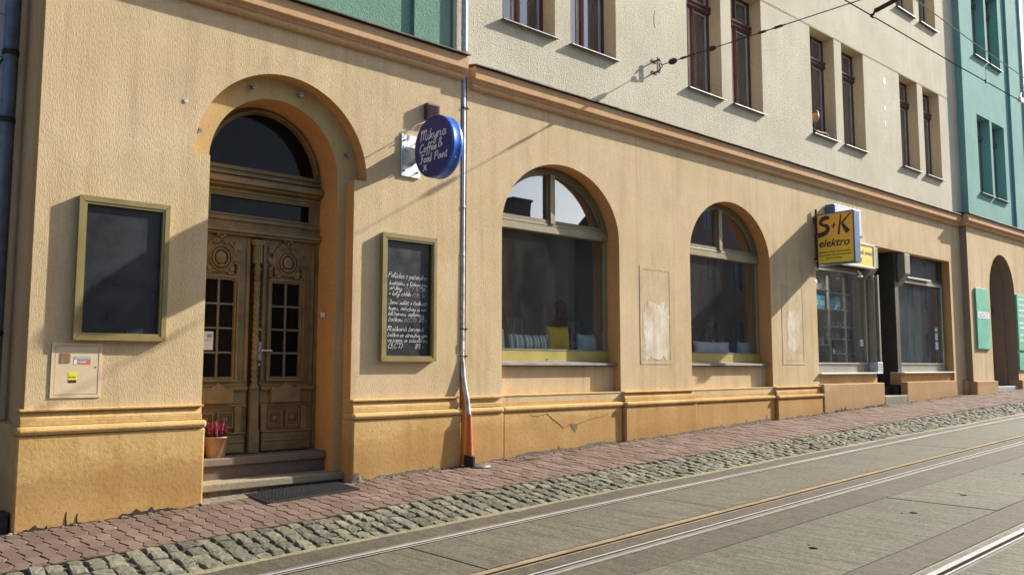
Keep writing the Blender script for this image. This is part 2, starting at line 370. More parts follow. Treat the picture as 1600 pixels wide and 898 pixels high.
class MB:
    """collects shapes and links them as one mesh object"""
    def __init__(s):
        s.v = []; s.f = []; s.m = []; s.s = []
    def add(s, v, f, mi=0, sm=False):
        b = len(s.v)
        s.v += [tuple(p) for p in v]
        for q in f:
            s.f.append([i+b for i in q]); s.m.append(mi); s.s.append(sm)
        return s
    def box(s, x0, x1, y0, y1, z0, z1, mi=0):
        v = [(x0,y0,z0),(x1,y0,z0),(x1,y1,z0),(x0,y1,z0),(x0,y0,z1),(x1,y0,z1),(x1,y1,z1),(x0,y1,z1)]
        return s.add(v, [(0,3,2,1),(4,5,6,7),(0,1,5,4),(1,2,6,5),(2,3,7,6),(3,0,4,7)], mi)
    def prism(s, poly, axis, a, b, mi=0, sm=False):
        """closed 2-D outline pushed along x (outline y,z), y (x,z) or z (x,y)"""
        n = len(poly)
        def P(q, t):
            return (t, q[0], q[1]) if axis == 'x' else (q[0], t, q[1]) if axis == 'y' else (q[0], q[1], t)
        v = [P(q, a) for q in poly] + [P(q, b) for q in poly]
        s.add(v, [(i, (i+1) % n, n+(i+1) % n, n+i) for i in range(n)], mi, sm)
        tri = tessellate_polygon([[Vector((q[0], q[1], 0)) for q in poly]])
        s.add(v, [tuple(t) for t in tri] + [tuple(n+i for i in reversed(t)) for t in tri], mi)
        return s
    def plate(s, outer, holes, y0, y1, mi=0, ms=1):
        """upright plate in the wall plane (x,z outlines) with real openings"""
        loops = [outer] + holes
        vl = [[Vector((q[0], q[1], 0)) for q in l] for l in loops]
        tri = tessellate_polygon(vl)
        flat = [q for l in loops for q in l]
        n = len(flat)
        v = [(q[0], y0, q[1]) for q in flat] + [(q[0], y1, q[1]) for q in flat]
        s.add(v, [tuple(t) for t in tri] + [tuple(n+i for i in reversed(t)) for t in tri], mi)
        off = 0
        for l in loops:
            k = len(l)
            s.add(v, [(off+i, off+(i+1) % k, n+off+(i+1) % k, n+off+i) for i in range(k)], ms)
            off += k
        return s
    def tube(s, pts, r, n=8, mi=0, flat=None, cap=True):
        pts = [Vector(p) for p in pts]
        rs = r if isinstance(r, (list, tuple)) else [r]*len(pts)
        up = Vector(flat) if flat else None
        v = []; f = []
        pu = None
        for i, p in enumerate(pts):
            t = (pts[min(i+1, len(pts)-1)] - pts[max(i-1, 0)])
            if t.length < 1e-9: t = Vector((0, 0, 1))
            t.normalize()
            if up is not None:
                a = up - t*up.dot(t); a.normalize(); k = 0.25
            else:
                ref = pu if pu is not None else (Vector((0, 0, 1)) if abs(t.z) < 0.9 else Vector((1, 0, 0)))
                a = ref - t*ref.dot(t)
                if a.length < 1e-6: a = t.orthogonal()
                a.normalize(); pu = a; k = 1.0
            b = t.cross(a)
            for j in range(n):
                an = 2*pi*j/n
                v.append(p + a*(cos(an)*rs[i]*k) + b*(sin(an)*rs[i]))
        for i in range(len(pts)-1):
            for j in range(n):
                f.append((i*n+j, i*n+(j+1) % n, (i+1)*n+(j+1) % n, (i+1)*n+j))
        s.add(v, f, mi, n > 5)
        if cap:
            s.add(v, [tuple(range(n-1, -1, -1)), tuple((len(pts)-1)*n+j for j in range(n))], mi)
        return s
    def lathe(s, prof, c, n=24, mi=0, axis='z'):
        v = []; f = []
        for r, h in prof:
            for j in range(n):
                a = 2*pi*j/n
                d = (r*cos(a), r*sin(a), h)
                if axis == 'x': d = (d[2], d[0], d[1])
                if axis == 'y': d = (d[0], d[2], d[1])
                v.append((c[0]+d[0], c[1]+d[1], c[2]+d[2]))
        for i in range(len(prof)-1):
            for j in range(n):
                f.append((i*n+j, i*n+(j+1) % n, (i+1)*n+(j+1) % n, (i+1)*n+j))
        s.add(v, f, mi, True)
        s.add(v, [tuple(range(n-1, -1, -1)), tuple((len(prof)-1)*n+j for j in range(n))], mi)
        return s
    def ball(s, c, r, n=12, m=8, mi=0):
        if not isinstance(r, (tuple, list)): r = (r, r, r)
        v = [(c[0], c[1], c[2]-r[2])]; f = []
        for i in range(1, m):
            a = -pi/2 + pi*i/m
            for j in range(n):
                b = 2*pi*j/n
                v.append((c[0]+r[0]*cos(a)*cos(b), c[1]+r[1]*cos(a)*sin(b), c[2]+r[2]*sin(a)))
        v.append((c[0], c[1], c[2]+r[2]))
        for j in range(n):
            f.append((0, 1+(j+1) % n, 1+j))
            f.append((len(v)-1, 1+(m-2)*n+j, 1+(m-2)*n+(j+1) % n))
        for i in range(m-2):
            for j in range(n):
                f.append((1+i*n+j, 1+i*n+(j+1) % n, 1+(i+1)*n+(j+1) % n, 1+(i+1)*n+j))
        return s.add(v, f, mi, True)
    def mesh(s, name, mats, org):
        me = bpy.data.meshes.new(name)
        me.from_pydata([(p[0]-org[0], p[1]-org[1], p[2]-org[2]) for p in s.v], [], s.f)
        for mt in (mats if isinstance(mats, (list, tuple)) else [mats]):
            me.materials.append(mt)
        me.polygons.foreach_set('material_index', s.m)
        me.polygons.foreach_set('use_smooth', s.s)
        bm = bmesh.new(); bm.from_mesh(me)
        bmesh.ops.recalc_face_normals(bm, faces=bm.faces)
        bm.to_mesh(me); bm.free()
        return me
    def obj(s, name, mats, parent=None, org=None, label=None, bevel=0.0, kind=None):
        if org is None:
            xs = [p[0] for p in s.v]; ys = [p[1] for p in s.v]; zs = [p[2] for p in s.v]
            org = ((min(xs)+max(xs))/2, (min(ys)+max(ys))/2, min(zs))
        org = Vector(org)
        o = bpy.data.objects.new(name, s.mesh(name, mats, org))
        place(o, org, parent)
        if label: o['label'] = label
        if kind: o['kind'] = kind
        if bevel:
            b = o.modifiers.new('bevel', 'BEVEL'); b.width = bevel; b.segments = 2; b.limit_method = 'ANGLE'; b.angle_limit = radians(40)
        return o

def place(o, org, parent=None):
    org = Vector(org)
    WO[o.name] = org
    if parent is not None:
        o.parent = parent
        o.location = org - WO[parent.name]
    else:
        o.location = org
    col.objects.link(o)
    WO[o.name] = org

def tag(o, label, cat, group=None):
    o['label'] = label; o['category'] = cat
    if group: o['group'] = group
    return o

def thing(name, label, cat, loc, group=None):
    o = bpy.data.objects.new(name, None)
    o.empty_display_size = 0.2
    place(o, loc)
    return tag(o, label, cat, group)

def struct(o):
    o['kind'] = 'structure'
    return o

def gz(x, y):
    """height of the street: climbs to the right, falls from wall to track"""
    X = x/8
    if X > 3.5:
        g = -.17872+.04186*3.5-.00284*12.25 + (X-3.5)*(.04186-2*.00284*3.5)
    elif X < 0:
        g = -.17872+.04186*X
    else:
        g = -.17872+.04186*X-.00284*X*X
    R = .0205+.004*(min(max(X, 0), 4)-.5)
    Y = -y/8
    ks = [.012, .145, .235, .29]; vs = [0, .36, .88, 1]
    if Y <= ks[0]: p = 0
    elif Y >= ks[-1]: p = 1
    else:
        for i in range(3):
            if Y <= ks[i+1]:
                p = vs[i]+(vs[i+1]-vs[i])*(Y-ks[i])/(ks[i+1]-ks[i]); break
    return 8*(g-R*p)+1.6

def frange(a, b, n):
    return [a+(b-a)*i/n for i in range(n+1)]

def smooth(pts, k=5):
    """Catmull-Rom through 2-D or 3-D points"""
    P = [Vector(p) for p in pts]
    if len(P) < 3: return P
    o = []
    for i in range(len(P)-1):
        a = P[max(i-1, 0)]; b = P[i]; c = P[i+1]; d = P[min(i+2, len(P)-1)]
        for j in range(k):
            t = j/k
            o.append(0.5*((2*b)+(c-a)*t+(2*a-5*b+4*c-d)*t*t+(3*b-a-3*c+d)*t*t*t))
    o.append(P[-1])
    return o

def arch(x0, x1, zb, zs, rise, n=40):
    """opening outline: jambs from zb to zs, then a half ellipse"""
    c = (x0+x1)/2; a = (x1-x0)/2
    return [(x0, zb), (x1, zb)] + [(c+a*cos(pi*i/n), zs+rise*sin(pi*i/n)) for i in range(n+1)]

def archpart(c, a, b, zs, xa, xb, zb, n=20):
    """piece of an arched light between xa and xb above zb"""
    def zt(x):
        t = 1-((x-c)/a)**2
        return zs+b*sqrt(max(t, 0))
    # clip where the ellipse sinks under zb
    if zb > zs:
        lim = a*sqrt(max(0, 1-((zb-zs)/b)**2))
        xa = max(xa, c-lim); xb = min(xb, c+lim)
        low = zb
    else:
        low = zb
    pts = [(xa, low), (xb, low)]
    ta = math.acos(max(-1, min(1, (xb-c)/a))); tb = math.acos(max(-1, min(1, (xa-c)/a)))
    for i in range(n+1):
        t = ta+(tb-ta)*i/n
        q = (c+a*cos(t), zs+b*sin(t))
        if hypot(q[0]-pts[-1][0], q[1]-pts[-1][1]) > 1e-4 and hypot(q[0]-pts[0][0], q[1]-pts[0][1]) > 1e-4:
            pts.append(q)
    return pts

def rect(x0, x1, z0, z1):
    return [(x0, z0), (x1, z0), (x1, z1), (x0, z1)]

def pane(parent, x0, x1, z0, z1, y, mat=None, name='pane'):
    return MB().box(x0, x1, y, y+0.005, z0, z1).obj(name, mat or GLASS, parent)

def ringframe(b, x0, x1, z0, z1, t, y0, y1, mi=0):
    b.plate(rect(x0, x1, z0, z1), [rect(x0+t, x1-t, z0+t, z1-t)], y0, y1, mi, mi)
    return b
# ---------------------------------------------------------------- street
YB = [40, .4, -.096, -1.16, -1.88, -2.32, -60]
def sheet(name, xs, ys, dz, mat, parent=None, zf=gz):
    v = []; f = []
    for x in xs:
        for y in ys:
            yy = y(x) if callable(y) else y
            v.append((x, yy, zf(x, yy)+dz))
    n = len(ys)
    for i in range(len(xs)-1):
        for j in range(n-1):
            f.append((i*n+j, (i+1)*n+j, (i+1)*n+j+1, i*n+j+1))
    return MB().add(v, f).obj(name, mat, parent, org=(0, 0, 0))

def yI(x): return -1.16-.14*min(max((x-1.6)/10, 0), 1)
def yO(x): return -1.88-.16*min(max((x-2.4)/14, 0), 1)

XS = frange(-30, 90, 120)
ground = struct(sheet('ground', XS, YB, -.06, JOINT))

def gplate(b, outer, holes, top, bot, mi=0):
    """thin piece lying on the street with real holes"""
    loops = [outer]+holes
    tri = tessellate_polygon([[Vector((q[0], q[1], 0)) for q in l] for l in loops])
    flat = [q for l in loops for q in l]; n = len(flat)
    v = [(q[0], q[1], gz(*q)+top) for q in flat]+[(q[0], q[1], gz(*q)+bot) for q in flat]
    b.add(v, [tuple(t) for t in tri], mi)
    off = 0
    for l in loops:
        k = len(l)
        b.add(v, [(off+i, off+(i+1) % k, n+off+(i+1) % k, n+off+i) for i in range(k)], mi)
        off += k

road = struct(sheet('road', XS, [-2.215, -2.32, -7.6, -14.0, -14.02], -.052, JOINT))
def slabs(y0, y1, x0, L, mat, holes=False, gap=.007, xr=(-6, 40)):
    x = x0
    while x > xr[0]: x -= L
    while x < xr[1]:
        a, c = x+gap, x+L-gap
        hl = []
        if holes:
            for hx, hr in ((.60, .036), (.665, .014), (2.38, .036), (2.30, .014)):
                yy = (y0+y1)/2 + (.07 if hr < .02 else 0)
                hl.append([(x+hx+hr*cos(-2*pi*k/14), yy+hr*sin(-2*pi*k/14)) for k in range(14)])
        b = MB()
        gplate(b, [(a, y0), (c, y0), (c, y1), (a, y1)], hl, random.uniform(-.002, .002), -.045)
        b.obj('slab', mat, road, bevel=.004 if not holes else 0)
        x += L
slabs(-3.325, -2.370, 1.01, 2.95, SLAB)
slabs(-5.185, -4.19, 2.48, 2.95, SLAB, True)
slabs(-6.54, -5.72, 1.4, 2.95, SLAB)
def strip(y0, y1, mat, name='roadway_strip'):
    v = []; f = []
    xs = frange(-12, 60, 72)
    for x in xs:
        v += [(x, y1, gz(x, y1)-.045), (x, y1, gz(x, y1)-.001), (x, y0, gz(x, y0)-.001), (x, y0, gz(x, y0)-.045)]
    for i in range(len(xs)-1):
        for j in range(3):
            f.append((i*4+j, (i+1)*4+j, (i+1)*4+j+1, i*4+j+1))
    return MB().add(v, f).obj(name, mat, road, org=(0, 0, 0))
strip(-3.628, -3.478, SIDE); strip(-4.178, -3.79, SIDE); strip(-5.505, -5.198, SIDE)
strip(-6.95, -6.70, SIDE); strip(-7.6, -7.1, SIDE)
struct(sheet('far_carriageway', XS, [-7.605, -13.0], -.001, ROAD))
fp = struct(sheet('opposite_pavement', XS, [-13.0, -16.5], .12, SIDE))
# edge between the cobbles and the first rail
sheet('mortar_edge', frange(-12, 60, 144), [lambda x: yO(x)+.02, lambda x: yO(x)-.035-.03*abs(sin(x*3.1)+.5*sin(x*7.7))], -.004, EDGE, road)
sheet('concrete_edge', frange(-12, 60, 144), [lambda x: yO(x)-.03, -2.213], -.006, SIDE, road)
sheet('concrete_edge', frange(-12, 60, 72), [-2.2085, -2.2135], -.004, EDGE, road)

def rail(y, prof, label):
    """profile from the wall side towards the camera: (width, height, material)"""
    xs = frange(-12, 60, 144)
    pts = []; ms = []
    for w_, dz, mi in prof:
        pts += [(y, dz), (y-w_, dz)]; ms += [mi, 3]; y -= w_
    pts = [(pts[0][0], -.05)]+pts+[(pts[-1][0], -.05)]
    ms = [3]+ms
    b = MB()
    n = len(pts)
    v = [(x, q[0], gz(x, q[0])+q[1]) for x in xs for q in pts]
    for i in range(len(xs)-1):
        for j in range(n-1):
            b.add([v[i*n+j], v[(i+1)*n+j], v[(i+1)*n+j+1], v[i*n+j+1]], [(0, 1, 2, 3)], ms[j])
    return tag(b.obj('tram_rail', [STEEL, RAILG, RAILBR, RUST, EDGE], org=(0, y, gz(0, y))), label, 'rail', 'grooved tram rails in the street')
rail(-2.215, [(.020, -.004, 3), (.045, 0, 1), (.030, .003, 0), (.024, -.03, 3), (.018, .002, 0), (.014, -.006, 3)], 'bright grooved tram rail nearest the cobbled strip and the houses')
rail(-3.330, [(.012, -.012, 3), (.045, -.001, 2), (.008, -.01, 3), (.028, .003, 2), (.036, -.035, 3), (.020, .001, 2)], 'brown rusty middle rail of the nearer three rail track')
rail(-3.632, [(.014, -.01, 3), (.012, .001, 4), (.024, .004, 0), (.044, -.006, 1), (.026, -.035, 3), (.015, .003, 0), (.018, .001, 4)], 'grey rail with thin bright edge just in front of the brown rail')
rail(-5.508, [(.012, -.01, 3), (.022, 0, 4), (.05, .001, 1), (.048, .004, 0), (.034, -.035, 3), (.018, .003, 0), (.024, -.006, 1)], 'broad bright tram rail at the lower right corner of the view')
rail(-6.55, [(.05, -.001, 2), (.03, .003, 2), (.034, -.035, 3), (.022, .001, 2)], 'brown rail of the second track next to the camera side')
rail(-6.96, [(.05, .001, 1), (.045, .004, 0), (.03, -.035, 3)], 'outermost tram rail closest to the camera')

# ---- pavement of wavy pavers
pavement = struct(sheet('pavement', frange(-12, 60, 144), [.4, -.096, yI], -.011, JOINT))
PL, PW = .212, .111
WAVE = [(0, 0), (.22, .004), (.5, .018), (.78, .027), (.93, .012), (1, 0)]
def wave(t):
    t = t % 1.0
    for (a, u), (b_, v_) in zip(WAVE, WAVE[1:]):
        if a <= t <= b_: return u+(v_-u)*(t-a)/(b_-a)
    return 0
def paver_poly(ph=0.0, g=.008):
    ts = [0, .22, .43, .5, .78, .93, 1] if ph == 0 else [0, .28, .43, .5, .72, 1]
    L = [(-PW/2+g/2+wave(t+ph), -t*PL+(.004*t)) for t in ts]
    Rr = [(PW/2-g/2+wave(t+ph), -t*PL+(.004*t)) for t in ts]
    return L+list(reversed(Rr))
def paver_geo(poly, h=.03, ch=.004):
    n = len(poly)
    cx = sum(p[0] for p in poly)/n; cy = sum(p[1] for p in poly)/n
    def ins(p): 
        dx, dy = p[0]-cx, p[1]-cy
        return (p[0]-ch*(1 if dx > 0 else -1), p[1]-ch*(1 if dy > 0 else -1))
    v = [(*ins(p), 0) for p in poly]+[(p[0], p[1], -ch) for p in poly]+[(p[0], p[1], -h) for p in poly]
    f = [tuple(range(n))]
    for k in (0, n):
        f += [(k+i, k+n+i, k+n+(i+1) % n, k+(i+1) % n) for i in range(n)]
    return v, f
FULL = [paver_geo(paver_poly(0)), paver_geo(paver_poly(.5))]
def mk_mesh(name, v, f, mat):
    me = bpy.data.meshes.new(name); me.from_pydata(v, [], f); me.materials.append(mat)
    bm = bmesh.new(); bm.from_mesh(me); bmesh.ops.recalc_face_normals(bm, faces=bm.faces); bm.to_mesh(me); bm.free()
    return me
PAV_ME = [mk_mesh('paver', v_, f_, PAVER) for v_, f_ in FULL]
def slope(x, y):
    return (gz(x+.2, y)-gz(x-.2, y))/.4, (gz(x, y+.05)-gz(x, y-.05))/.1
rest = MB()
count = 0
ci = 0
x = .50
while x < 30:
    y = -.03+(PL/2 if ci % 2 else 0)
    while y > yI(x)+.02:
        ytop = min(y, -.02); ybot = max(y-PL, yI(x)+.008)
        partial = ytop < y or ybot > y-PL
        sx, sy = slope(x, y-.1)
        j = random.uniform(-.003, .003); tx = random.gauss(0, .006); ty = random.gauss(0, .006)
        if partial:
            poly = [(p[0], min(max(p[1], ybot-y), ytop-y)) for p in paver_poly(.5*(ci % 2))]
            v, f = paver_geo(poly)
        else:
            v, f = FULL[ci % 2]
        if ytop-ybot > .03:
            if count < 300 and x > 1.0:
                me = PAV_ME[ci % 2] if not partial else mk_mesh('paver', v, f, PAVER)
                o = bpy.data.objects.new('paver', me)
                o.parent = pavement
                o.location = (x, y, gz(x, y)+j)
                o.rotation_euler = (sy+tx, -sx+ty, 0)
                col.objects.link(o); count += 1
            else:
                zz = gz(x, y)+j
                rest.add([(x+p[0], y+p[1], zz+p[2]+p[0]*(sx+ty)+p[1]*(sy+tx)) for p in v], f)
        y -= PL
    x += PW; ci += 1
o = rest.obj('pavers', PAVER, pavement, org=(0, 0, 0)); o['kind'] = 'stuff'

# ---- cobbled strip
cobbles = struct(sheet('cobbled_strip', frange(-12, 60, 144), [lambda x: yI(x)+.004, lambda x: (yI(x)+yO(x))/2, lambda x: yO(x)-.004], -.022, JOINT))
def sett_geo(seed):
    r = random.Random(seed)
    U = (-.5, -.44, -.2, .06, .3, .44, .5); n = 7
    v = []; f = []
    cs = [[r.uniform(-.08, .08), r.uniform(-.08, .08)] for _ in range(4)]
    tlt = (r.uniform(-.01, .01), r.uniform(-.01, .01))
    for i in range(n):
        for j in range(n):
            u, w_ = U[i], U[j]
            bx = sum(c[0]*wt for c, wt in zip(cs, ((.5-u)*(.5-w_), (.5+u)*(.5-w_), (.5+u)*(.5+w_), (.5-u)*(.5+w_))))
            by = sum(c[1]*wt for c, wt in zip(cs, ((.5-u)*(.5-w_), (.5+u)*(.5-w_), (.5+u)*(.5+w_), (.5-u)*(.5+w_))))
            e = max(abs(u), abs(w_))*2
            z = (-.011 if e > .97 else -.0015 if e > .8 else 0) - (.005 if abs(u) > .43 and abs(w_) > .43 else 0)+r.uniform(-.003, .003)+tlt[0]*u+tlt[1]*w_
            jr = .02 if e > .97 else .016
            v.append((u+bx+r.uniform(-jr, jr), w_+by+r.uniform(-jr, jr), z))
    for i in range(n-1):
        for j in range(n-1):
            f.append((i*n+j, (i+1)*n+j, (i+1)*n+j+1, i*n+j+1))
    rim = [j for j in range(n)]+[(i*n+n-1) for i in range(1, n)]+[((n-1)*n+j) for j in range(n-2, -1, -1)]+[i*n for i in range(n-2, 0, -1)]
    k = len(v)
    v += [(v[q][0]*1.0, v[q][1]*1.0, -.05) for q in rim]
    m_ = len(rim)
    f += [(rim[i], rim[(i+1) % m_], k+(i+1) % m_, k+i) for i in range(m_)]
    return v, f
SG = [sett_geo(100+i) for i in range(14)]
SM = [mk_mesh('sett', v, f, SETT) for v, f in SG]
for me in SM:
    me.polygons.foreach_set('use_smooth', [False]*len(me.polygons))
rest = MB(); count = 0; x = .3
while x < 34:
    pitch = random.uniform(.115, .15)
    y = yI(x)-.006
    yo = yO(x)
    while y > yo+.05:
        L = random.uniform(.10, .185)
        if y-L < yo+.07: L = y-yo-.004
        k = random.randrange(14)
        cx, cy = x+pitch/2+random.uniform(-.008, .008)+.05*(y-yI(x)), y-L/2
        lx, ly = pitch-.016+random.uniform(-.008, .002), L-.014+random.uniform(-.008, .002)
        sx, sy = slope(cx, cy)
        zz = gz(cx, cy)+random.uniform(-.009, .005); rz = random.uniform(-.05, .05)
        tx, ty = random.gauss(0, .03), random.gauss(0, .03)
        if count < 300 and x > .9:
            o = bpy.data.objects.new('sett', SM[k]); o.parent = cobbles
            o.location = (cx, cy, zz); o.scale = (lx, ly, 1); o.rotation_euler = (sy+tx, -sx+ty, rz)
            col.objects.link(o); count += 1
        else:
            v, f = SG[k]
            c_, s_ = cos(rz), sin(rz)
            rest.add([(cx+c_*p[0]*lx-s_*p[1]*ly, cy+s_*p[0]*lx+c_*p[1]*ly, zz+p[2]+p[0]*lx*(sx+ty)+p[1]*ly*(sy+tx)) for p in v], f, 0, False)
        y -= L
    x += pitch
o = rest.obj('setts', SETT, cobbles, org=(0, 0, 0)); o['kind'] = 'stuff'

# crumbs of mortar along the foot of the walls
b = MB()
for i in range(420):
    x = random.uniform(1.6, 24)
    if 3.2 < x < 4.8 or 17.6 < x < 18.7: continue
    r = random.uniform(.006, .02)*random.uniform(.5, 1.3)
    y = -.085-random.uniform(0, .05)
    c = (x, y, gz(x, y)+r*.2)
    rr = random.Random(i)
    v = []; f = []
    mb = MB().ball(c, (r*rr.uniform(.8, 2.2), r*rr.uniform(.6, 1.2), r*rr.uniform(.4, .8)), 6, 4)
    b.add([(p[0]+rr.uniform(-.2, .2)*r, p[1]+rr.uniform(-.2, .2)*r, p[2]+rr.uniform(-.2, .2)*r) for p in mb.v], mb.f)
o = b.obj('mortar_crumbs', MORTAR, org=(0, 0, 0)); o['kind'] = 'stuff'
tag(o, 'grey mortar crumbs and grit along the foot of the walls', 'rubble')
# ---------------------------------------------------------------- buildings
def plinth(parent, x0, x1, yf, back=.14, z0=-.3, mat=None, moulded=True, top=1.02):
    MB().box(x0, x1, yf, back, z0, top).obj('plinth', mat or PLINTH, parent, bevel=.018)
    if moulded:
        b = MB()
        b.box(x0-.012, x1+.012, yf-.024, back-.001, 1.022, 1.094)
        b.obj('plinth_torus', PLINTH, parent, bevel=.03)
        b = MB()
        b.box(x0+.022, x1-.022, yf+.034, back-.002, 1.095, 1.148)
        b.prism([(yf+.036, 1.149), (back-.003, 1.149), (back-.003, 1.215), (yf+.066, 1.215)], 'x', x0+.026, x1-.026)
        b.box(x0+.012, x1-.012, yf+.028, back-.004, 1.216, 1.238)
        b.obj('plinth_moulding', PLINTH, parent, bevel=.006)

def cornice(parent, x0, x1, y0, dz, k=1.0, flash=None):
    def P(l): return [(y0-a*k, z+dz) for a, z in l]
    b = MB()
    b.prism(P([(-.2, 5.06), (.045, 5.06), (.062, 5.075), (.066, 5.10), (.055, 5.122), (.07, 5.128), (.082, 5.16), (.112, 5.165), (.118, 5.172), (.118, 5.318), (.108, 5.332), (-.2, 5.332)]), 'x', x0, x1)
    b.obj('cornice', CORNICE, parent, bevel=.003)
    # bent sheet with small waves along its lip
    n = max(6, int((x1-x0)/.35)); v = []; f = []
    for i in range(n+1):
        x = x0-.01+(x1-x0+.02)*i/n
        wv = random.uniform(-.004, .004)
        for a, z in ((-.22, 5.425), (.152, 5.350+wv), (.158, 5.333+wv), (.150, 5.331+wv), (-.22, 5.405)):
            v.append((x, y0-a*k, z+dz))
    for i in range(n):
        for j in range(4):
            f.append((i*5+j, (i+1)*5+j, (i+1)*5+j+1, i*5+j+1))
        f.append((i*5+4, (i+1)*5+4, (i+1)*5, i*5))
    f += [(0, 1, 2, 3, 4), tuple(n*5+j for j in (4, 3, 2, 1, 0))]
    MB().add(v, f).obj('cornice_flashing', flash or METAL_FLASH, parent)

def copy_tree(o, parent, delta):
    c = o.copy(); c.parent = parent
    c.location = o.location+Vector(delta) if delta else o.location
    col.objects.link(c)
    for ch in o.children:
        copy_tree(ch, c, None)
    return c

def tall_window(parent, x0, z0, yw, wd=.975, ht=2.16, fm=None, sm=None, sill=None):
    fm = fm or MAROON; sm = sm or SASH
    x1 = x0+wd; z1 = z0+ht; xm = (x0+x1)/2; y = yw+.24
    t0, t1 = z0+1.55, z0+1.70
    H = [rect(x0+.05, xm-.04, z0+.06, t0), rect(xm+.04, x1-.05, z0+.06, t0), rect(x0+.05, xm-.04, t1, z1-.05), rect(xm+.04, x1-.05, t1, z1-.05)]
    b = MB().plate(rect(x0, x1, z0, z1), H, y, y+.07, 0, 0)
    f = b.obj('window', fm, parent, org=(xm, y, z0))
    tb = MB().prism([(y-.002, t0), (y-.045, t0+.03), (y-.05, t0+.05), (y-.03, t0+.07), (y-.055, t0+.11), (y-.055, t0+.135), (y-.002, t1)], 'x', x0+.004, x1-.004)
    tb.obj('transom', fm, f)
    mb = MB().lathe([(.022, z0+.01), (.03, z0+.05), (.026, z0+.09), (.03, z0+.40), (.024, z0+.42), (.032, z0+.45), (.024, z0+.48), (.03, z0+.52), (.028, t0-.12), (.034, t0-.1), (.02, t0-.08), (.028, t0)], (xm, y-.006, 0), 10)
    mb.lathe([(.026, t1), (.032, t1+.05), (.022, t1+.07), (.026, t1+.12), (.024, z1-.02)], (xm, y-.006, 0), 10)
    mb.obj('mullion', fm, f)
    for h in H:
        (a, c), (b_, _), (_, d) = (h[0][0], h[0][1]), h[1], h[2]
        b2 = MB(); ringframe(b2, a+.002, b_-.002, c+.002, d-.002, .028, y+.02, y+.06)
        b2.obj('sash', sm, f)
        pane(f, a+.03, b_-.03, c+.03, d-.03, y+.045, GLASS_UP)
    s = MB().prism([(yw+.24, z0+.022), (yw-.070, z0-.006), (yw-.073, z0-.020), (yw-.064, z0-.021), (yw-.060, z0-.012), (yw+.24, z0+.006)], 'x', x0-.03, x1+.03)
    s.obj('sill', sill or SILLM, f)
    n = 40; v = []
    for i in range(n+1):
        xx = x0+.06+(x1-x0-.12)*i/n; v += [(xx, yw+.46+.012*sin(i*1.1), z0+.04), (xx, yw+.46+.012*sin(i*1.1), z1-.06)]
    MB().add(v, [(2*i, 2*i+2, 2*i+3, 2*i+1) for i in range(n)], 0, True).obj('net_curtain', NET, f)
    return f

# ======== left building: arched house door, dark teal render above
bA = thing('apartment_building', 'ochre ground floor with arched wooden house door, dark teal render above the cornice', 'building', (4.0, .3, .3))
hole1 = [(3.2, .02), (4.83, .02), (4.83, 3.66), (4.99, 3.66)]+[(4.015+.975*cos(pi*i/44), 3.66+.985*sin(pi*i/44)) for i in range(1, 44)]+[(3.04, 3.66), (3.2, 3.66)]
MB().plate(rect(1.7, 6.335, -.4, 5.3), [hole1], 0, .17).obj('ground_floor_wall', [LOWER, REVEAL], bA)
MB().plate(rect(1.72, 6.33, -.4, 5.29), [arch(3.255, 4.72, .02, 3.66, .76, 44)], .172, .56).obj('door_recess', [BAND, REVEAL], bA)
MB().box(6.331, 6.43, .12, .3, -.4, 5.3).obj('corner_joint', BAND, bA)
MB().box(1.70, 1.95, .172, .45, -.4, 5.3).box(1.76, 2.3, .451, 1.25, -.4, 13.5).obj('side_wall', CORNICE, bA)
plinth(bA, 1.64, 3.21, -.085); plinth(bA, 4.815, 6.30, -.085)
MB().box(1.66, 1.95, .141, 1.2, -.4, 1.10).obj('side_plinth', PLINTH, bA, bevel=.02)
MB().box(6.43, 7.005, -.045, .1, -.3, 1.02).obj('plinth', PLINTH, bA, bevel=.012)
cornice(bA, 1.62, 6.34, 0, .085, 1.1)
uh = [rect(x, x+.975, 6.2, 8.36) for x in (2.0, 3.3, 4.4)]
MB().plate(rect(1.7, 6.2, 5.3, 13.5), uh, .03, .42).obj('upper_wall', [TEAL_D, TEAL_D], bA)
for h in uh: tall_window(bA, h[0][0], 6.2, .03)
MB().box(5.6, 6.14, -.012, .03, 5.38, 13.4).obj('pilaster', TEAL_D, bA, bevel=.006)
MB().box(1.5, 6.3, -.35, 1.2, 13.501, 13.8).obj('eaves', CORNICE, bA)
MB().prism([(-.4, 13.801), (1.5, 13.801), (10, 13.801), (5, 18)], 'x', 1.4, 6.3).obj('roof', ROOFT, bA)
MB().box(1.77, 6.35, 1.26, 9, -.4, 13.49).box(2.1, 6.1, .43, 1.255, 8.8, 13.4).obj('rear_block', LOWER, bA)
# bolts left in the door arch, and a plug hole in the wall
for bx, bz in ((3.69, 4.50), (4.22, 4.53), (4.82, 3.97), (3.13, 3.93)):
    MB().tube([(bx, .10, bz), (bx, .172, bz)], [.012, .012], 8).lathe([(.028, .150), (.028, .171)], (bx, 0, bz), 10, axis='y').box(bx-.02, bx+.025, .11, .12, bz-.03, bz+.005).obj('bolt', RAILG, bA)
MB().lathe([(.022, -.008), (.018, .002)], (2.945, 0, 4.15), 12, axis='y').obj('wall_plug', PIPEW, bA)

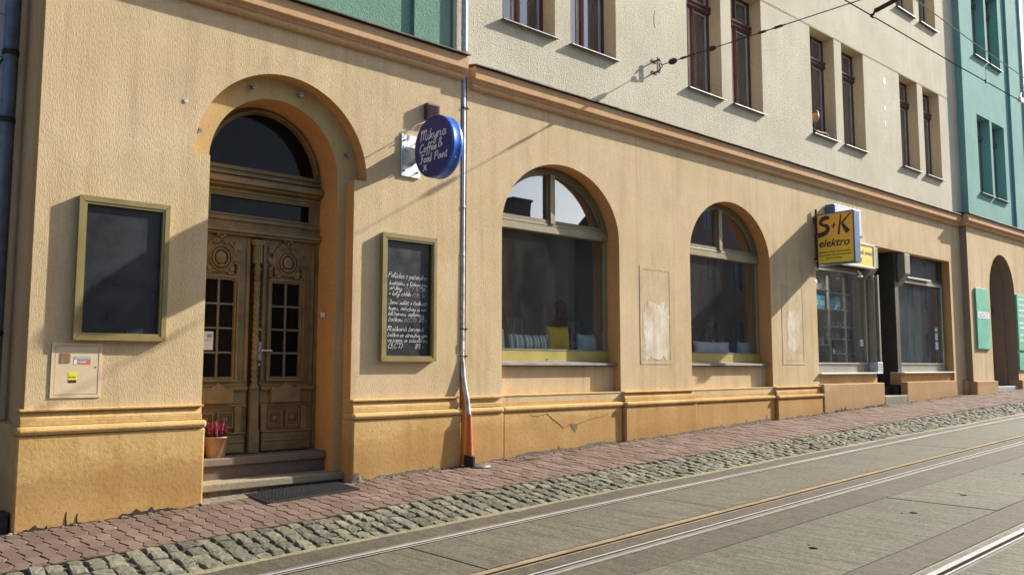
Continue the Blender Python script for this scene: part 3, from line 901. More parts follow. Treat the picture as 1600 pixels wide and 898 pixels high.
# door frame with its lights
def doorframe():
    yf = .56
    o = arch(3.256, 4.72, .66, 3.66, .76, 44)
    fan = archpart(4.015, .705-.075, .76-.07, 3.66, 3.39, 4.64, 3.735, 30)
    b = MB().plate(o, [rect(3.335, 4.675, .685, 3.0), rect(3.42, 4.61, 3.19, 3.42), fan], yf, yf+.07, 0, 0)
    f = b.obj('door_frame', DOORW, bA, org=(4.0, yf, .68))
    pr = []
    for z0, z1, y in ((2.985, 3.012, .515), (3.013, 3.05, .49), (3.051, 3.075, .52), (3.14, 3.165, .535), (3.45, 3.475, .535), (3.50, 3.53, .50), (3.531, 3.585, .455), (3.586, 3.605, .48), (3.63, 3.66, .53), (3.69, 3.712, .535)):
        pr.append((z0, z1, y))
    m = MB()
    for z0, z1, y in pr: m.box(3.312, 4.718, y, .561, z0, z1)
    m.obj('transom_moulding', DOORW, f, bevel=.006)
    ar = []
    for i in range(41):
        a = pi*i/40
        ar.append((4.015+.665*cos(a), .55, 3.66+.725*sin(a)))
    ar = [p for p in ar if p[2] > 3.72]
    MB().tube(ar, .02, 8).obj('arch_bead', DOORW, f)
    MB().plate([(p[0], p[1]) for p in fan], [], yf+.03, yf+.036, 0, 0).obj('pane', GLASS_DK, f)
    pane(f, 3.41, 4.62, 3.18, 3.43, yf+.035, GLASS_DK)
    ringm = MB(); ringframe(ringm, 3.425, 4.605, 3.195, 3.415, .018, yf-.008, yf+.02); ringm.obj('bead', OLIVE_D, f)
doorframe()

def door_leaf(xc, xa, xb, mat):
    g0, g1 = xc-.165, xc+.165
    z0, z1, gz0, gz1 = .69, 2.985, 1.485, 2.505
    y = .565
    b = MB().plate(rect(xa, xb, z0, z1), [rect(g0, g1, gz0, gz1)], y, y+.045, 0, 0)
    lf = b.obj('door_leaf', mat, bA, org=(xc, y, z0))
    fr = MB()
    ringframe(fr, g0-.05, g1+.05, gz0-.045, gz1+.045, .022, y-.03, y+.002)
    ringframe(fr, g0-.024, g1+.024, gz0-.02, gz1+.02, .02, y-.016, y+.003)
    fr.box(xa+.01, xa+.045, y-.018, y+.002, 1.44, z1-.04).box(xb-.045, xb-.01, y-.018, y+.002, 1.44, z1-.04)
    fr.obj('stile_moulding', mat, lf, bevel=.005)
    gb = MB().box(xc-.011, xc+.011, y-.004, y+.03, gz0+.001, gz1-.001)
    for k in (1, 2, 3):
        zz = gz0+(gz1-gz0)*k/4
        gb.box(g0+.001, xc-.012, y-.002, y+.028, zz-.01, zz+.01).box(xc+.012, g1-.001, y-.002, y+.028, zz-.01, zz+.01)
    gb.obj('glazing_bars', OLIVE_D, lf)
    for i in range(2):
        for k in range(4):
            a = g0 if i == 0 else xc+.011; c = gz0+(gz1-gz0)*k/4+.01
            pane(lf, a+.001, a+.153, c, c+(gz1-gz0)/4-.02, y+.014, GLASS_DK)
    # carved cartouche over the light
    c = MB(); zc = 2.75
    body = [(-.15, -.19), (-.09, -.19), (-.085, -.165), (.085, -.165), (.09, -.19), (.15, -.19), (.145, -.05), (.20, -.04), (.235, .0), (.235, .03), (.17, .035), (.155, .09), (.115, .145), (.06, .17), (0, .18), (-.06, .17), (-.115, .145), (-.155, .09), (-.17, .035), (-.235, .03), (-.235, 0), (-.20, -.04), (-.145, -.05)]
    c.prism([(xc+p[0], zc+p[1]) for p in body], 'y', y-.022, y+.001)
    for k in range(2):
        rr = (.115, .085)[k]
        c.tube([(xc+rr*cos(2*pi*i/28), y-.03-.012*k, zc-.02+rr*1.1*sin(2*pi*i/28)) for i in range(29)], .011, 6)
    c.ball((xc, y-.022, zc-.02), (.066, .038, .078), 16, 10)
    c.tube([(xc+.17*cos(t), y-.026, zc+.02+.15*sin(t)) for t in [pi*i/20 for i in range(21)]], .014, 6)
    for s in (-1, 1):                       # scrolls and crest
        c.tube([(xc+s*(.055+.034*(1-i/26)*cos(i*.55)), y-.036, zc+.155+.034*(1-i/26)*sin(i*.55)) for i in range(24)], .009, 6)
        c.tube([(xc+s*.15, y-.02, zc-.06), (xc+s*.20, y-.02, zc-.08), (xc+s*.20, y-.02, zc-.17), (xc+s*.16, y-.02, zc-.2), (xc+s*.20, y-.018, zc-.27), (xc+s*.205, y-.018, zc-.34)], [.013, .016, .02, .014, .012, .006], 6)
        c.ball((xc+s*.125, y-.03, zc-.135), (.03, .02, .03), 8, 6)
        c.box(xc+s*.185-.035, xc+s*.185+.035, y-.02, y+.001, zc+.075, zc+.15)
        for i in range(4): c.ball((xc+s*.19, y-.024, zc-.055-.03*i), (.022, .014, .011), 8, 5)
    for i in range(7):
        a = radians(20+i*23.3)
        c.ball((xc+.04*cos(a), y-.032, zc+.205+.045*sin(a)), (.018, .016, .022), 8, 6)
    c.ball((xc, y-.036, zc+.195), .024, 8, 6)
    c.ball((xc, y-.045, zc-.105), (.04, .02, .018), 8, 6)
    c.obj('carved_cartouche', mat, lf, bevel=0)
    # lock rail with plaque, rosette panels, bottom boards
    lr = MB()
    for z_, z__, yy in ((1.385, 1.41, .025), (1.35, 1.384, .045), (1.335, 1.349, .03), (1.20, 1.335, .012), (1.175, 1.199, .028)):
        lr.box(xa+.008, xb-.008, y-yy, y+.001, z_, z__)
    for s in (-1, 1):
        lr.box(xc+s*.235-.035, xc+s*.235+.035, y-.04, y+.001, .905, 1.174)
    lr.obj('lock_rail', mat, lf, bevel=.005)
    pl = MB().box(xc-.165, xc+.165, y-.075, y-.026, 1.215, 1.352)
    pl.box(xc-.17, xc+.17, y-.06, y-.013, 1.203, 1.214)
    crest = [(-.165, 0), (.165, 0), (.165, .028), (.135, .036), (.12, .012), (.07, .02), (.045, .045), (.02, .05), (0, .075), (-.02, .05), (-.045, .045), (-.07, .02), (-.12, .012), (-.135, .036), (-.165, .028)]
    pl.prism([(xc+p[0], 1.353+p[1]) for p in crest], 'y', y-.07, y-.046)
    pl.obj('plaque', mat, lf, bevel=.004)
    for s in (-1, 1):
        r = MB(); cx = xc+s*.105
        ringframe(r, cx-.085, cx+.085, .955, 1.125, .018, y-.03, y+.001)
        ringframe(r, cx-.06, cx+.06, .98, 1.10, .012, y-.018, y+.001)
        r.ball((cx, y-.006, 1.04), (.034, .024, .034), 12, 8)
        for i in range(8):
            a = pi*i/4
            r.ball((cx+.03*cos(a), y-.004, 1.04+.03*sin(a)), (.015, .013, .015), 8, 5)
        r.obj('rosette_panel', mat, lf, bevel=.003)
    bt = MB()
    for z_, z__, yy in ((.895, .91, .05), (.83, .893, .03), (.80, .829, .045), (.70, .799, .035)):
        bt.box(xa+.03, xb-.03, y-yy, y+.001, z_, z__)
    bt.obj('bottom_boards', mat, lf, bevel=.005)
    return lf
lfL = door_leaf(3.565, 3.337, 3.905, DOORW)
lfR = door_leaf(4.325, 4.035, 4.672, DOORW2)
# turned and twisted cover post between the leaves
p = MB(); xc = 3.97; yc = .535
p.box(xc-.055, xc+.055, .50, .57, .69, .94).box(xc-.045, xc+.045, .51, .57, .94, 1.36)
p.lathe([(.05, 1.36), (.055, 1.375), (.05, 1.39), (.035, 1.40), (.038, 1.42)], (xc, .53, 0), 14)
nv = 12; rows = 150; v = []; f = []
for i in range(rows+1):
    z = 1.42+(2.62-1.42)*i/rows
    for j in range(nv):
        a = 2*pi*j/nv
        r = .026+.011*abs(cos((a+z*52)/1.0))
        v.append((xc+r*cos(a), .53+r*sin(a), z))
for i in range(rows):
    for j in range(nv): f.append((i*nv+j, i*nv+(j+1) % nv, (i+1)*nv+(j+1) % nv, (i+1)*nv+j))
p.add(v, f, 0, True)
p.lathe([(.036, 2.62), (.044, 2.635), (.036, 2.65), (.03, 2.66), (.03, 2.70)], (xc, .53, 0), 14)
p.box(xc-.04, xc+.04, .50, .57, 2.70, 2.90)
for s in (-.02, 0, .02): p.box(xc+s-.006, xc+s+.006, .492, .50, 2.72, 2.88)
p.box(xc-.06, xc+.06, .485, .57, 2.90, 2.925).box(xc-.07, xc+.07, .475, .57, 2.926, 2.95)
p.obj('twisted_post', DOORW, bA)
h = MB().box(4.015, 4.05, .545, .565, 1.66, 1.86)
h.tube([(4.035, .56, 1.765), (4.035, .50, 1.765), (4.05, .492, 1.765), (4.145, .492, 1.765)], .0095, 8)
h.obj('door_handle', CHROME, lfR)
MB().lathe([(.016, .552), (.016, .566)], (4.035, 0, 1.99), 12, axis='y').box(4.02, 4.05, .553, .565, 1.60, 1.63).obj('lock_cylinder', CHROME, lfR)
# hall behind the panes
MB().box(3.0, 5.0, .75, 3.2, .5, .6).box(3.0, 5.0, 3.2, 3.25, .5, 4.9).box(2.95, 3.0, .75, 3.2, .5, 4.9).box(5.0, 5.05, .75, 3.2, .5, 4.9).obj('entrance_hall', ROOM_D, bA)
# steps
MB().box(3.203, 4.827, .30, .60, .60, .68).obj('step_tread', GRANITE, bA, bevel=.012)
MB().box(3.204, 4.826, .335, .60, .15, .598).obj('step_riser', GRANITE, bA)
MB().box(3.203, 4.827, .075, .36, .385, .468).obj('step_tread', GRANITE_LIT, bA, bevel=.014)
MB().box(3.204, 4.826, .115, .33, .0, .384).obj('step_riser', MORTAR, bA)
o = MB().add([(3.19, .12, .33), (3.19, -.12, gz(3.19, -.12)+.012), (3.75, -.06, gz(3.75, -.06)+.006), (3.85, .12, .345), (3.19, .12, .2), (3.19, -.12, .2), (3.75, -.06, .2), (3.85, .12, .2)], [(0, 1, 2, 3), (1, 5, 6, 2), (0, 4, 5, 1), (2, 6, 7, 3)]).obj('cement_patch', MORTAR, bA)
# broken corner of the plinth beside the step
rr = random.Random(4)
mb = MB().ball((4.885, -.055, .40), (.085, .045, .095), 12, 8)
MB().add([(p[0]+rr.uniform(-.012, .012), min(p[1]+rr.uniform(-.01, .01), -.06 if p[1] < -.05 else p[1]), p[2]+rr.uniform(-.012, .012)) for p in mb.v], mb.f).obj('broken_plinth_corner', MORTAR, bA)

# ======== middle building: cafe, cream upper floors, electrical shop
bB = thing('apartment_building', 'long house with two arched cafe windows and cream roughcast upper floors', 'building', (13, .3, .5))
XW = [7.01+4.026*k for k in range(4)]
w1, w2 = arch(7.01, 9.29, 1.22, 3.39, .965, 44), arch(11.0, 13.37, 1.22, 3.39, .985, 44)
shop = rect(15.0, 21.5, -.1, 4.14)
MB().plate(rect(6.425, 22.25, -.4, 5.2), [w1, w2, shop], 0, .50).obj('ground_floor_wall', [LOWER, REVEAL], bB)
holes = []
for k in range(4):
    for dx in (0, 1.285):
        for z in (6.12, 9.86):
            holes.append(rect(XW[k]+dx, XW[k]+dx+.975, z, z+2.16))
MB().plate(rect(6.202, 22.5, 5.2, 13.5), holes, 0, .40).obj('upper_wall', [CREAM, CREAM_IN], bB)
wproto = None
for k in range(4):
    for dx in (0, 1.285):
        for z in (6.12, 9.86):
            if wproto is None:
                wproto = tall_window(bB, XW[0], 6.12, 0)
            else:
                copy_tree(wproto, bB, (XW[k]+dx-XW[0], 0, z-6.12))
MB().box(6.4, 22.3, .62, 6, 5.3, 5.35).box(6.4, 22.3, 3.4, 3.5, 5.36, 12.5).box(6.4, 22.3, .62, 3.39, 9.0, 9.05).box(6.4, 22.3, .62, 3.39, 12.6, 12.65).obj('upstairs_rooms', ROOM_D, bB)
for k in range(5):
    x = 6.5+4.026*k-.1
    MB().box(x, x+.1, .63, 3.38, 5.36, 8.99).box(x, x+.1, .63, 3.38, 9.06, 12.59).obj('upstairs_partition', ROOM_D, bB)
cornice(bB, 6.47, 22.10, 0, 0, 1.0)
MB().box(6.31, 22.5, -.35, .45, 13.501, 13.8).obj('eaves', CORNICE, bB)
MB().prism([(-.4, 13.801), (10, 13.801), (5, 18)], 'x', 6.31, 22.5).obj('roof', ROOFT, bB)
MB().box(6.41, 22.49, 6.05, 9, -.4, 13.49).obj('rear_block', LOWER, bB)
# plinths: piers stand forward, window bays are set back
plinth(bB, 7.012, 9.285, -.035, .13)
plinth(bB, 9.30, 11.0, -.085); plinth(bB, 11.012, 13.36, -.035, .13); plinth(bB, 13.375, 14.97, -.085)
MB().box(6.43, 7.0, -.07, .02, 1.022, 1.094).obj('plinth_torus', PLINTH, bB, bevel=.028)
MB().box(6.43, 7.0, -.03, .02, 1.1, 1.15).box(6.43, 7.0, -.045, .02, 1.205, 1.235).obj('plinth_moulding', PLINTH, bB, bevel=.006)
# patched rectangles on the piers
for i, (x0, x1, zt) in enumerate(((9.74, 10.50, 3.10), (13.72, 14.50, 3.08))):
    b = MB(); b.plate(rect(x0, x1, 1.63, zt), [rect(x0+.05, x1-.05, 1.69, zt-.05)], -.005, .001, 0, 0)
    pr = b.obj('plaster_border', PATCH, bB, bevel=.002)
    MB().box(x0+.056, x1-.056, -.0025, .002, 1.696, zt-.056).obj('plaster_patch', PATCH, bB)
    r = random.Random(30+i); pts = []
    cx, cz, rx, rz = ((x0+x1)/2, 2.13, .30, .42) if i == 0 else ((x0+x1)/2-.02, 2.25, .20, .36)
    for k in range(90):
        a = 2*pi*k/90; q = 1+.05*sin(5*a+i)+.07*sin(11*a)+r.uniform(-.05, .05)
        sx = abs(cos(a))**.45*(1 if cos(a) > 0 else -1); sz_ = abs(sin(a))**.45*(1 if sin(a) > 0 else -1)
        pts.append((min(x1-.05, max(x0+.05, cx+rx*q*sx)), cz+rz*q*sz_))
    MB().prism(pts, 'y', -.0045, -.002).obj('worn_whitewash', WORN, bB)
# crack and chip in the plinth below the first window
cr = [(7.45, .975), (7.6, .955), (7.72, .975), (7.80, .965), (7.88, .90), (7.95, .87), (8.05, .80), (8.12, .785), (8.2, .83), (8.32, .82), (8.5, .85), (8.68, .89), (8.8, .895), (8.96, .93)]
MB().tube([(a, -.0365+random.uniform(-.001, 0), z+random.uniform(-.006, .006)) for a, z in [(p[0], p[1]) for p in smooth(cr, 3)]], .0022, 4).obj('crack', RUST, bB)
chip = [(8.205, .83), (8.26, .838), (8.335, .81), (8.345, .76), (8.31, .72), (8.27, .745), (8.23, .79)]
MB().prism(chip, 'y', -.0385, -.030).obj('plaster_chip', MORTAR, bB)

def cafe_window(x0, x1, rise, name='cafe_window'):
    c = (x0+x1)/2; a = (x1-x0)/2; y = .24
    out_ = arch(x0, x1, 1.64, 3.39, rise, 44)
    xm = c-.03
    low = rect(x0+.075, x1-.075, 1.83, 3.425)
    fl = archpart(c, a-.115, rise-.11, 3.39, x0+.11, xm-.055, 3.60); fr = archpart(c, a-.115, rise-.11, 3.39, xm+.055, x1-.11, 3.60)
    f = MB().plate(out_, [low, fl, fr], y, y+.07, 0, 0).obj('cafe_window', OLIVE_G, bB, org=(c, y, 1.64))
    MB().box(x0+.003, x1-.003, y-.014, y-.0005, 1.652, 1.81).obj('bottom_rail', OLIVE_Y, f, bevel=.003)
    # darker sash set over the arched lights
    so_ = archpart(c, a-.035, rise-.03, 3.39, x0+.03, x1-.03, 3.555, 40)
    MB().plate(so_, [archpart(c, a-.105, rise-.10, 3.39, x0+.10, xm-.05, 3.612), archpart(c, a-.105, rise-.10, 3.39, xm+.05, x1-.10, 3.612)], y-.028, y-.001, 0, 0).obj('fanlight_sash', OLIVE_D, f, bevel=.004)
    MB().box(xm-.045, xm+.045, y-.05, y-.029, 3.56, 3.39+rise-.10).obj('mullion', OLIVE_G, f, bevel=.004)
    MB().box(x0+.005, x1-.005, y-.034, y-.0292, 3.53, 3.553).box(x0+.006, x1-.006, y-.03, y-.0012, 3.43, 3.528).obj('transom', OLIVE_G, f, bevel=.003)
    MB().box(x0+.07, x1-.07, y-.018, y-.001, 1.812, 1.832).obj('glazing_bead', SILLM, f)
    pane(f, x0+.07, x1-.07, 1.825, 3.43, y+.03)
    for q in (fl, fr): MB().plate(q, [], y+.03, y+.035, 0, 0).obj('pane', GLASS_FAN, f)
    MB().prism([(y, 1.668), (.062, 1.642), (.058, 1.612), (.066, 1.612), (.07, 1.628), (y, 1.65)], 'x', x0+.004, x1-.002).obj('sill', SILLM, f)
    MB().box(x0+.002, x1-.002, .13, .32, 1.2, 1.6).obj('under_sill_panel', LOWER, f)
    MB().box(x0-.1, x1+.1, .34, .95, 1.72, 1.79).obj('window_seat', WHITE, f)
    return f
cw1 = cafe_window(7.01, 9.29, .965); cw2 = cafe_window(11.0, 13.37, .985)
MB().lathe([(.015, .232), (.02, .239)], (8.03, 0, 1.69), 8, axis='y').tube([(8.0, .23, 1.70), (8.03, .225, 1.69), (8.07, .23, 1.70)], .006, 6).obj('catch', SILLM, cw1)
# cafe interior
r = MB().box(6.5, 14.4, .55, 6, .55, .60).box(6.5, 14.4, 5.9, 6.0, .6, 4.7).box(6.45, 6.5, .55, 6, .6, 4.7).box(14.4, 14.45, .55, 6, .6, 4.7).box(6.5, 14.4, .55, 6, 4.7, 4.75)
r.obj('cafe_room', ROOM, bB)
MB().box(10.3, 10.42, .51, 3.2, .6, 4.69).obj('cafe_partition', ROOM_L, bB)
MB().box(12.95, 14.39, 3.2, 3.3, .6, 4.69).obj('cafe_partition', ROOM_L, bB)
MB().box(9.45, 9.6, 1.2, 3.0, .6, 4.69).obj('cafe_partition', ROOM_L, bB)

# ---- shop front
yS = .24
MB().box(14.98, 17.52, -.10, .05, .2, 1.262).obj('shop_plinth', SHOPWALL, bB, bevel=.012)
MB().box(18.62, 21.35, -.10, .05, .3, 1.262).obj('shop_plinth', SHOPWALL, bB, bevel=.012)
MB().box(15.0, 17.45, .02, .3, 1.2, 1.448).obj('stall_riser', SHOPWALL, bB)
MB().box(18.68, 21.5, .05, .3, 1.2, 1.448).obj('stall_riser', SHOPWALL, bB)
MB().box(15.0, 17.56, -.06, .28, 1.45, 1.475).obj('shop_sill', WHITE, bB, bevel=.004)
MB().box(18.66, 21.5, -.03, .28, 1.45, 1.475).obj('shop_sill', WHITE, bB, bevel=.004)
def display(x0, x1, z1, nm, low=1.476, dark=False):
    b = MB().plate(rect(x0, x1, low, z1), [rect(x0+.09, x1-.10, low+.19, z1-.08)], .16, .24, 0, 0)
    f = b.obj('display_window', SHOPFR, bB)
    b = MB(); ringframe(b, x0+.075, x1-.085, low+.175, z1-.065, .022, .14, .158); b.obj('glazing_bead', SHELF, f)
    return f
d1 = display(15.0, 17.42, 3.60, 'a')
pane(d1, 15.08, 17.33, 1.66, 3.53, .20)
MB().box(17.44, 17.50, .02, .20, 1.476, 3.50).box(17.55, 17.62, -.02, .20, 1.69, 3.52).obj('corner_post', SHOPFR, bB, bevel=.006)
MB().box(17.40, 17.64, -.03, .16, 1.476, 1.685).obj('post_base', ZINC, bB, bevel=.008)
MB().box(15.0, 17.46, .10, .30, 3.602, 4.139).obj('fascia_board', SHOPFR_D, bB)
d2 = display(18.82, 21.40, 3.585, 'b')
MB().box(18.93, 21.28, .20, .206, 1.67, 3.50).obj('pane', GLASS, d2)
MB().box(18.95, 20.45, .30, .31, 1.67, 3.50).obj('blind', CURTAIN, d2)
MB().box(20.46, 21.27, .32, .33, 1.67, 3.50).obj('blind', FROST_D, d2)
b = MB().plate(rect(18.9, 21.45, 3.586, 4.138), [rect(19.0, 21.32, 3.66, 4.09)], .17, .25, 0, 0); tr = b.obj('transom_window', SHOPFR_D, bB)
MB().box(18.99, 21.33, .21, .216, 3.65, 4.10).obj('pane', GLASS, tr)
MB().box(18.99, 21.33, .26, .27, 3.65, 4.10).obj('frosted_film', BLUEGL, tr)
MB().box(18.95, 20.62, .10, .17, 3.600, 3.625).obj('transom_sill', WHITE, bB)
for x0, x1 in ((17.28, 17.56), (18.88, 19.14)):     # consoles either side of the shop door
    MB().prism([(-.045, 3.66), (-.045, 4.10), (.30, 4.10), (.30, 3.40), (.16, 3.40)], 'x', x0, x1).obj('console', SHOPFR, bB, bevel=.006)
MB().box(18.70, 18.875, .12, 1.3, .9, 4.139).obj('doorway_panelling', SHOPFR_D, bB)
MB().box(17.63, 17.70, .22, 1.3, .9, 4.139).obj('doorway_panelling', SHOPFR_D, bB)
MB().box(17.71, 18.69, 1.25, 1.3, .9, 4.139).box(17.72, 18.68, 1.20, 1.249, 1.15, 3.4).obj('shop_door', SHOPFR_D, bB)
MB().box(17.53, 18.61, -.10, 1.2, .4, .985).obj('door_step', SHOPFR, bB, bevel=.01)
MB().box(17.71, 18.69, .25, 1.24, .986, 1.15).obj('door_step', SHOPFR_D, bB, bevel=.01)
MB().box(15.05, 17.4, 2.6, 2.65, .9, 4.1).box(14.9, 15.0, .5, 2.65, .9, 4.1).box(17.4, 17.45, .3, 2.65, .9, 4.1).box(15.0, 17.4, .3, 2.6, 1.38, 1.44).box(15.0, 17.4, .3, 2.6, 4.105, 4.139).obj('shop_interior', ROOM, bB)
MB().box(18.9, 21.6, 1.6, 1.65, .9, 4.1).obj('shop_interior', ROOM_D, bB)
sn = [rect(20.98, 21.12, 2.43, 2.52), rect(20.98, 21.12, 2.22, 2.39), rect(20.97, 21.13, 2.0, 2.18)]
for q in sn: MB().prism(q, 'y', .197, .1995).obj('window_sticker', PAPER, d2)

# ======== pale teal building further up the street
bC = thing('apartment_building', 'pale teal house front with paired windows above an arched passage, far right', 'building', (24.6, .3, .9))
yC = -.16
wdt = .93
MB().plate(rect(22.25, 27.0, -.2, 5.3), [arch(23.64, 25.5, .9, 3.56, 1.0, 36)], yC, .1).obj('ground_floor_wall', [LOWER, REVEAL_C], bC)
MB().plate(rect(22.252, 26.98, -.2, 5.29), [arch(23.76, 25.36, .9, 3.50, .88, 36)], .101, .50).obj('passage_arch', [REVEAL_C, REVEAL_C], bC)
hs = []
for xx in (23.45, 24.53):
    for z in (6.10, 9.80):
        hs.append(rect(xx, xx+wdt, z, z+2.1))
MB().plate(rect(22.5, 27.0, 5.3, 13.9), hs, yC+.03, .3).obj('upper_wall', [TEAL_L, TEAL_L], bC)
wp = tall_window(bC, 23.45, 6.10, yC+.03, wdt, 2.1, SASH_B, SASH)
for xx in (23.45, 24.53):
    for z in (6.10, 9.80):
        if (xx, z) != (23.45, 6.10): copy_tree(wp, bC, (xx-23.45, 0, z-6.10))
MB().box(25.95, 26.98, yC-.03, yC+.03, 5.42, 13.8).obj('pilaster', TEAL_L, bC, bevel=.006)
MB().box(22.5, 22.62, yC, yC+.03, 5.42, 13.8).obj('corner_strip', TEAL_L, bC)
cornice(bC, 22.12, 27.0, yC, .03, 1.0)
MB().box(22.55, 26.9, .55, 4, 5.3, 5.35).box(22.55, 26.9, 2.5, 2.6, 5.36, 12.6).obj('upstairs_rooms', ROOM_D, bC)
MB().box(22.51, 27.0, -.5, .5, 13.901, 14.2).obj('eaves', CORNICE, bC)
MB().prism([(-.6, 14.201), (10, 14.201), (5, 18.4)], 'x', 22.4, 27.1).obj('roof', ROOFT, bC)
MB().box(21.99, 22.24, -.075, .02, .5, 1.262).obj('plinth', SHOPWALL, bC, bevel=.012)
for x0, x1 in ((22.21, 23.66), (25.46, 27.0)):
    MB().box(x0, x1, yC-.09, .1, .3, 1.235).obj('plinth', SHOPWALL, bC, bevel=.02)
MB().box(23.65, 25.5, -.16, .6, .8, 1.08).obj('door_step', ZINC, bC, bevel=.01)
dd = MB().plate(rect(23.77, 25.35, 1.082, 3.05), [rect(23.9, 24.5, 1.3, 1.8), rect(24.62, 25.22, 1.3, 1.8), rect(23.9, 24.5, 1.95, 2.85), rect(24.62, 25.22, 1.95, 2.85)], .40, .46, 0, 0).obj('passage_door', DOORW2, bC)
MB().box(23.78, 25.34, .462, .49, 1.09, 3.04).obj('door_panel', DOORW2, dd)
MB().box(23.77, 25.35, .33, .5, 3.052, 3.2).obj('door_transom', DOORW, bC, bevel=.01)
MB().plate(arch(23.77, 25.35, 3.202, 3.5, .86, 24), [], .42, .46, 0, 0).obj('fanlight', FROST_D, bC)

# ======== grey-blue building at the right edge
bD = thing('apartment_building', 'pale grey blue house front with white framed windows at the right edge', 'building', (29, .3, 1))
hs = [rect(27.6, 28.5, z, z+2.2) for z in (6.4, 10.3)]
MB().plate(rect(27.02, 36.0, -.1, 14.5), hs, -.20, .3).obj('front_wall', [GREY_W, GREY_W], bD)
wq = tall_window(bD, 27.6, 6.4, -.20, .9, 2.2, WHITE, WHITE)
copy_tree(wq, bD, (0, 0, 3.9))
MB().box(27.1, 36, .5, 9, -.1, 14.4).obj('rear_block', ROOM_D, bD)
MB().box(27.02, 27.22, -.24, -.201, 0, 14.4).obj('corner_strip', WHITE, bD)
MB().prism([(-.6, 14.501), (10, 14.501), (5, 18.4)], 'x', 27.1, 36).obj('roof', ROOFT, bD)

# ======== set-back neighbour at the left edge
bE = thing('neighbouring_building', 'shaded wall of pale grey cladding panels behind the drainpipe, left edge', 'building', (0, 1.4, .1))
MB().box(-9, 1.75, 1.36, 8, -.4, 9.0).obj('core_wall', ROOM_D, bE)
for i in range(-9, 3):
    for k in range(20):
        x0 = i*.72-.06; z0 = -.1+k*.43
        MB().box(x0+.006, min(x0+.714, 1.74), 1.33, 1.358, z0+.005, z0+.425).obj('cladding_panel', PANEL, bE, bevel=.003)

# plaster broken away along the foot of the plinths, and short upright cracks; dark strips paint in the gap's shadow
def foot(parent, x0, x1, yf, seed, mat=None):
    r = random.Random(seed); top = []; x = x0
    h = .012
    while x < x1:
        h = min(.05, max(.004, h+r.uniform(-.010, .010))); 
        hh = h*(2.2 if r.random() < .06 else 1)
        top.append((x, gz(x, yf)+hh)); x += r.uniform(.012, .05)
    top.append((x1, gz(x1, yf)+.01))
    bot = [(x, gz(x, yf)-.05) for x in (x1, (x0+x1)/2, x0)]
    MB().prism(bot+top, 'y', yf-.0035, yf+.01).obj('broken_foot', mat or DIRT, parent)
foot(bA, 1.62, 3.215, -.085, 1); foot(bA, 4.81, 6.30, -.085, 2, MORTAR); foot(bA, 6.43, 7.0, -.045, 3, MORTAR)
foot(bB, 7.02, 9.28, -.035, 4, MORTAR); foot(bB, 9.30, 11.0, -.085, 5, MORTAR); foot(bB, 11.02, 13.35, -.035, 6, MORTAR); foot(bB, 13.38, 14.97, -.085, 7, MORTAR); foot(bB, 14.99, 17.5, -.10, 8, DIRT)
for x, h in ((2.13, .09), (2.045, .12), (1.9, .03)):
    z = gz(x, -.085)
    MB().tube([(x, -.0865, z), (x-.006, -.0865, z+h*.5), (x-.002, -.0865, z+h)], [.007, .005, .002], 5).obj('crack', DIRT, bA)

for (x, z, a, c) in ((18.32, 7.92, .07, .10), (18.30, 7.30, .045, .07), (18.28, 6.93, .03, .10), (10.22, 7.02, .06, .16), (8.5, 7.9, .05, .08)):
    r = random.Random(int(x*10)+int(z*10))
    MB().prism([(x+a*cos(2*pi*k/16)*r.uniform(.5, 1.1), z+c*sin(2*pi*k/16)*r.uniform(.5, 1.1)) for k in range(16)], 'y', -.004, .004).obj('plaster_chip', WHITE if x > 15 else CREAM_IN, bB)
rr = random.Random(3)
for wdw in [o for o in bpy.data.objects if o.name.startswith('net_curtain')]:
    k = rr.choice((1, 1, .8, .55)); wdw.scale.x = k; wdw.location.x += (1-k)*.4*rr.choice((-1, 1))
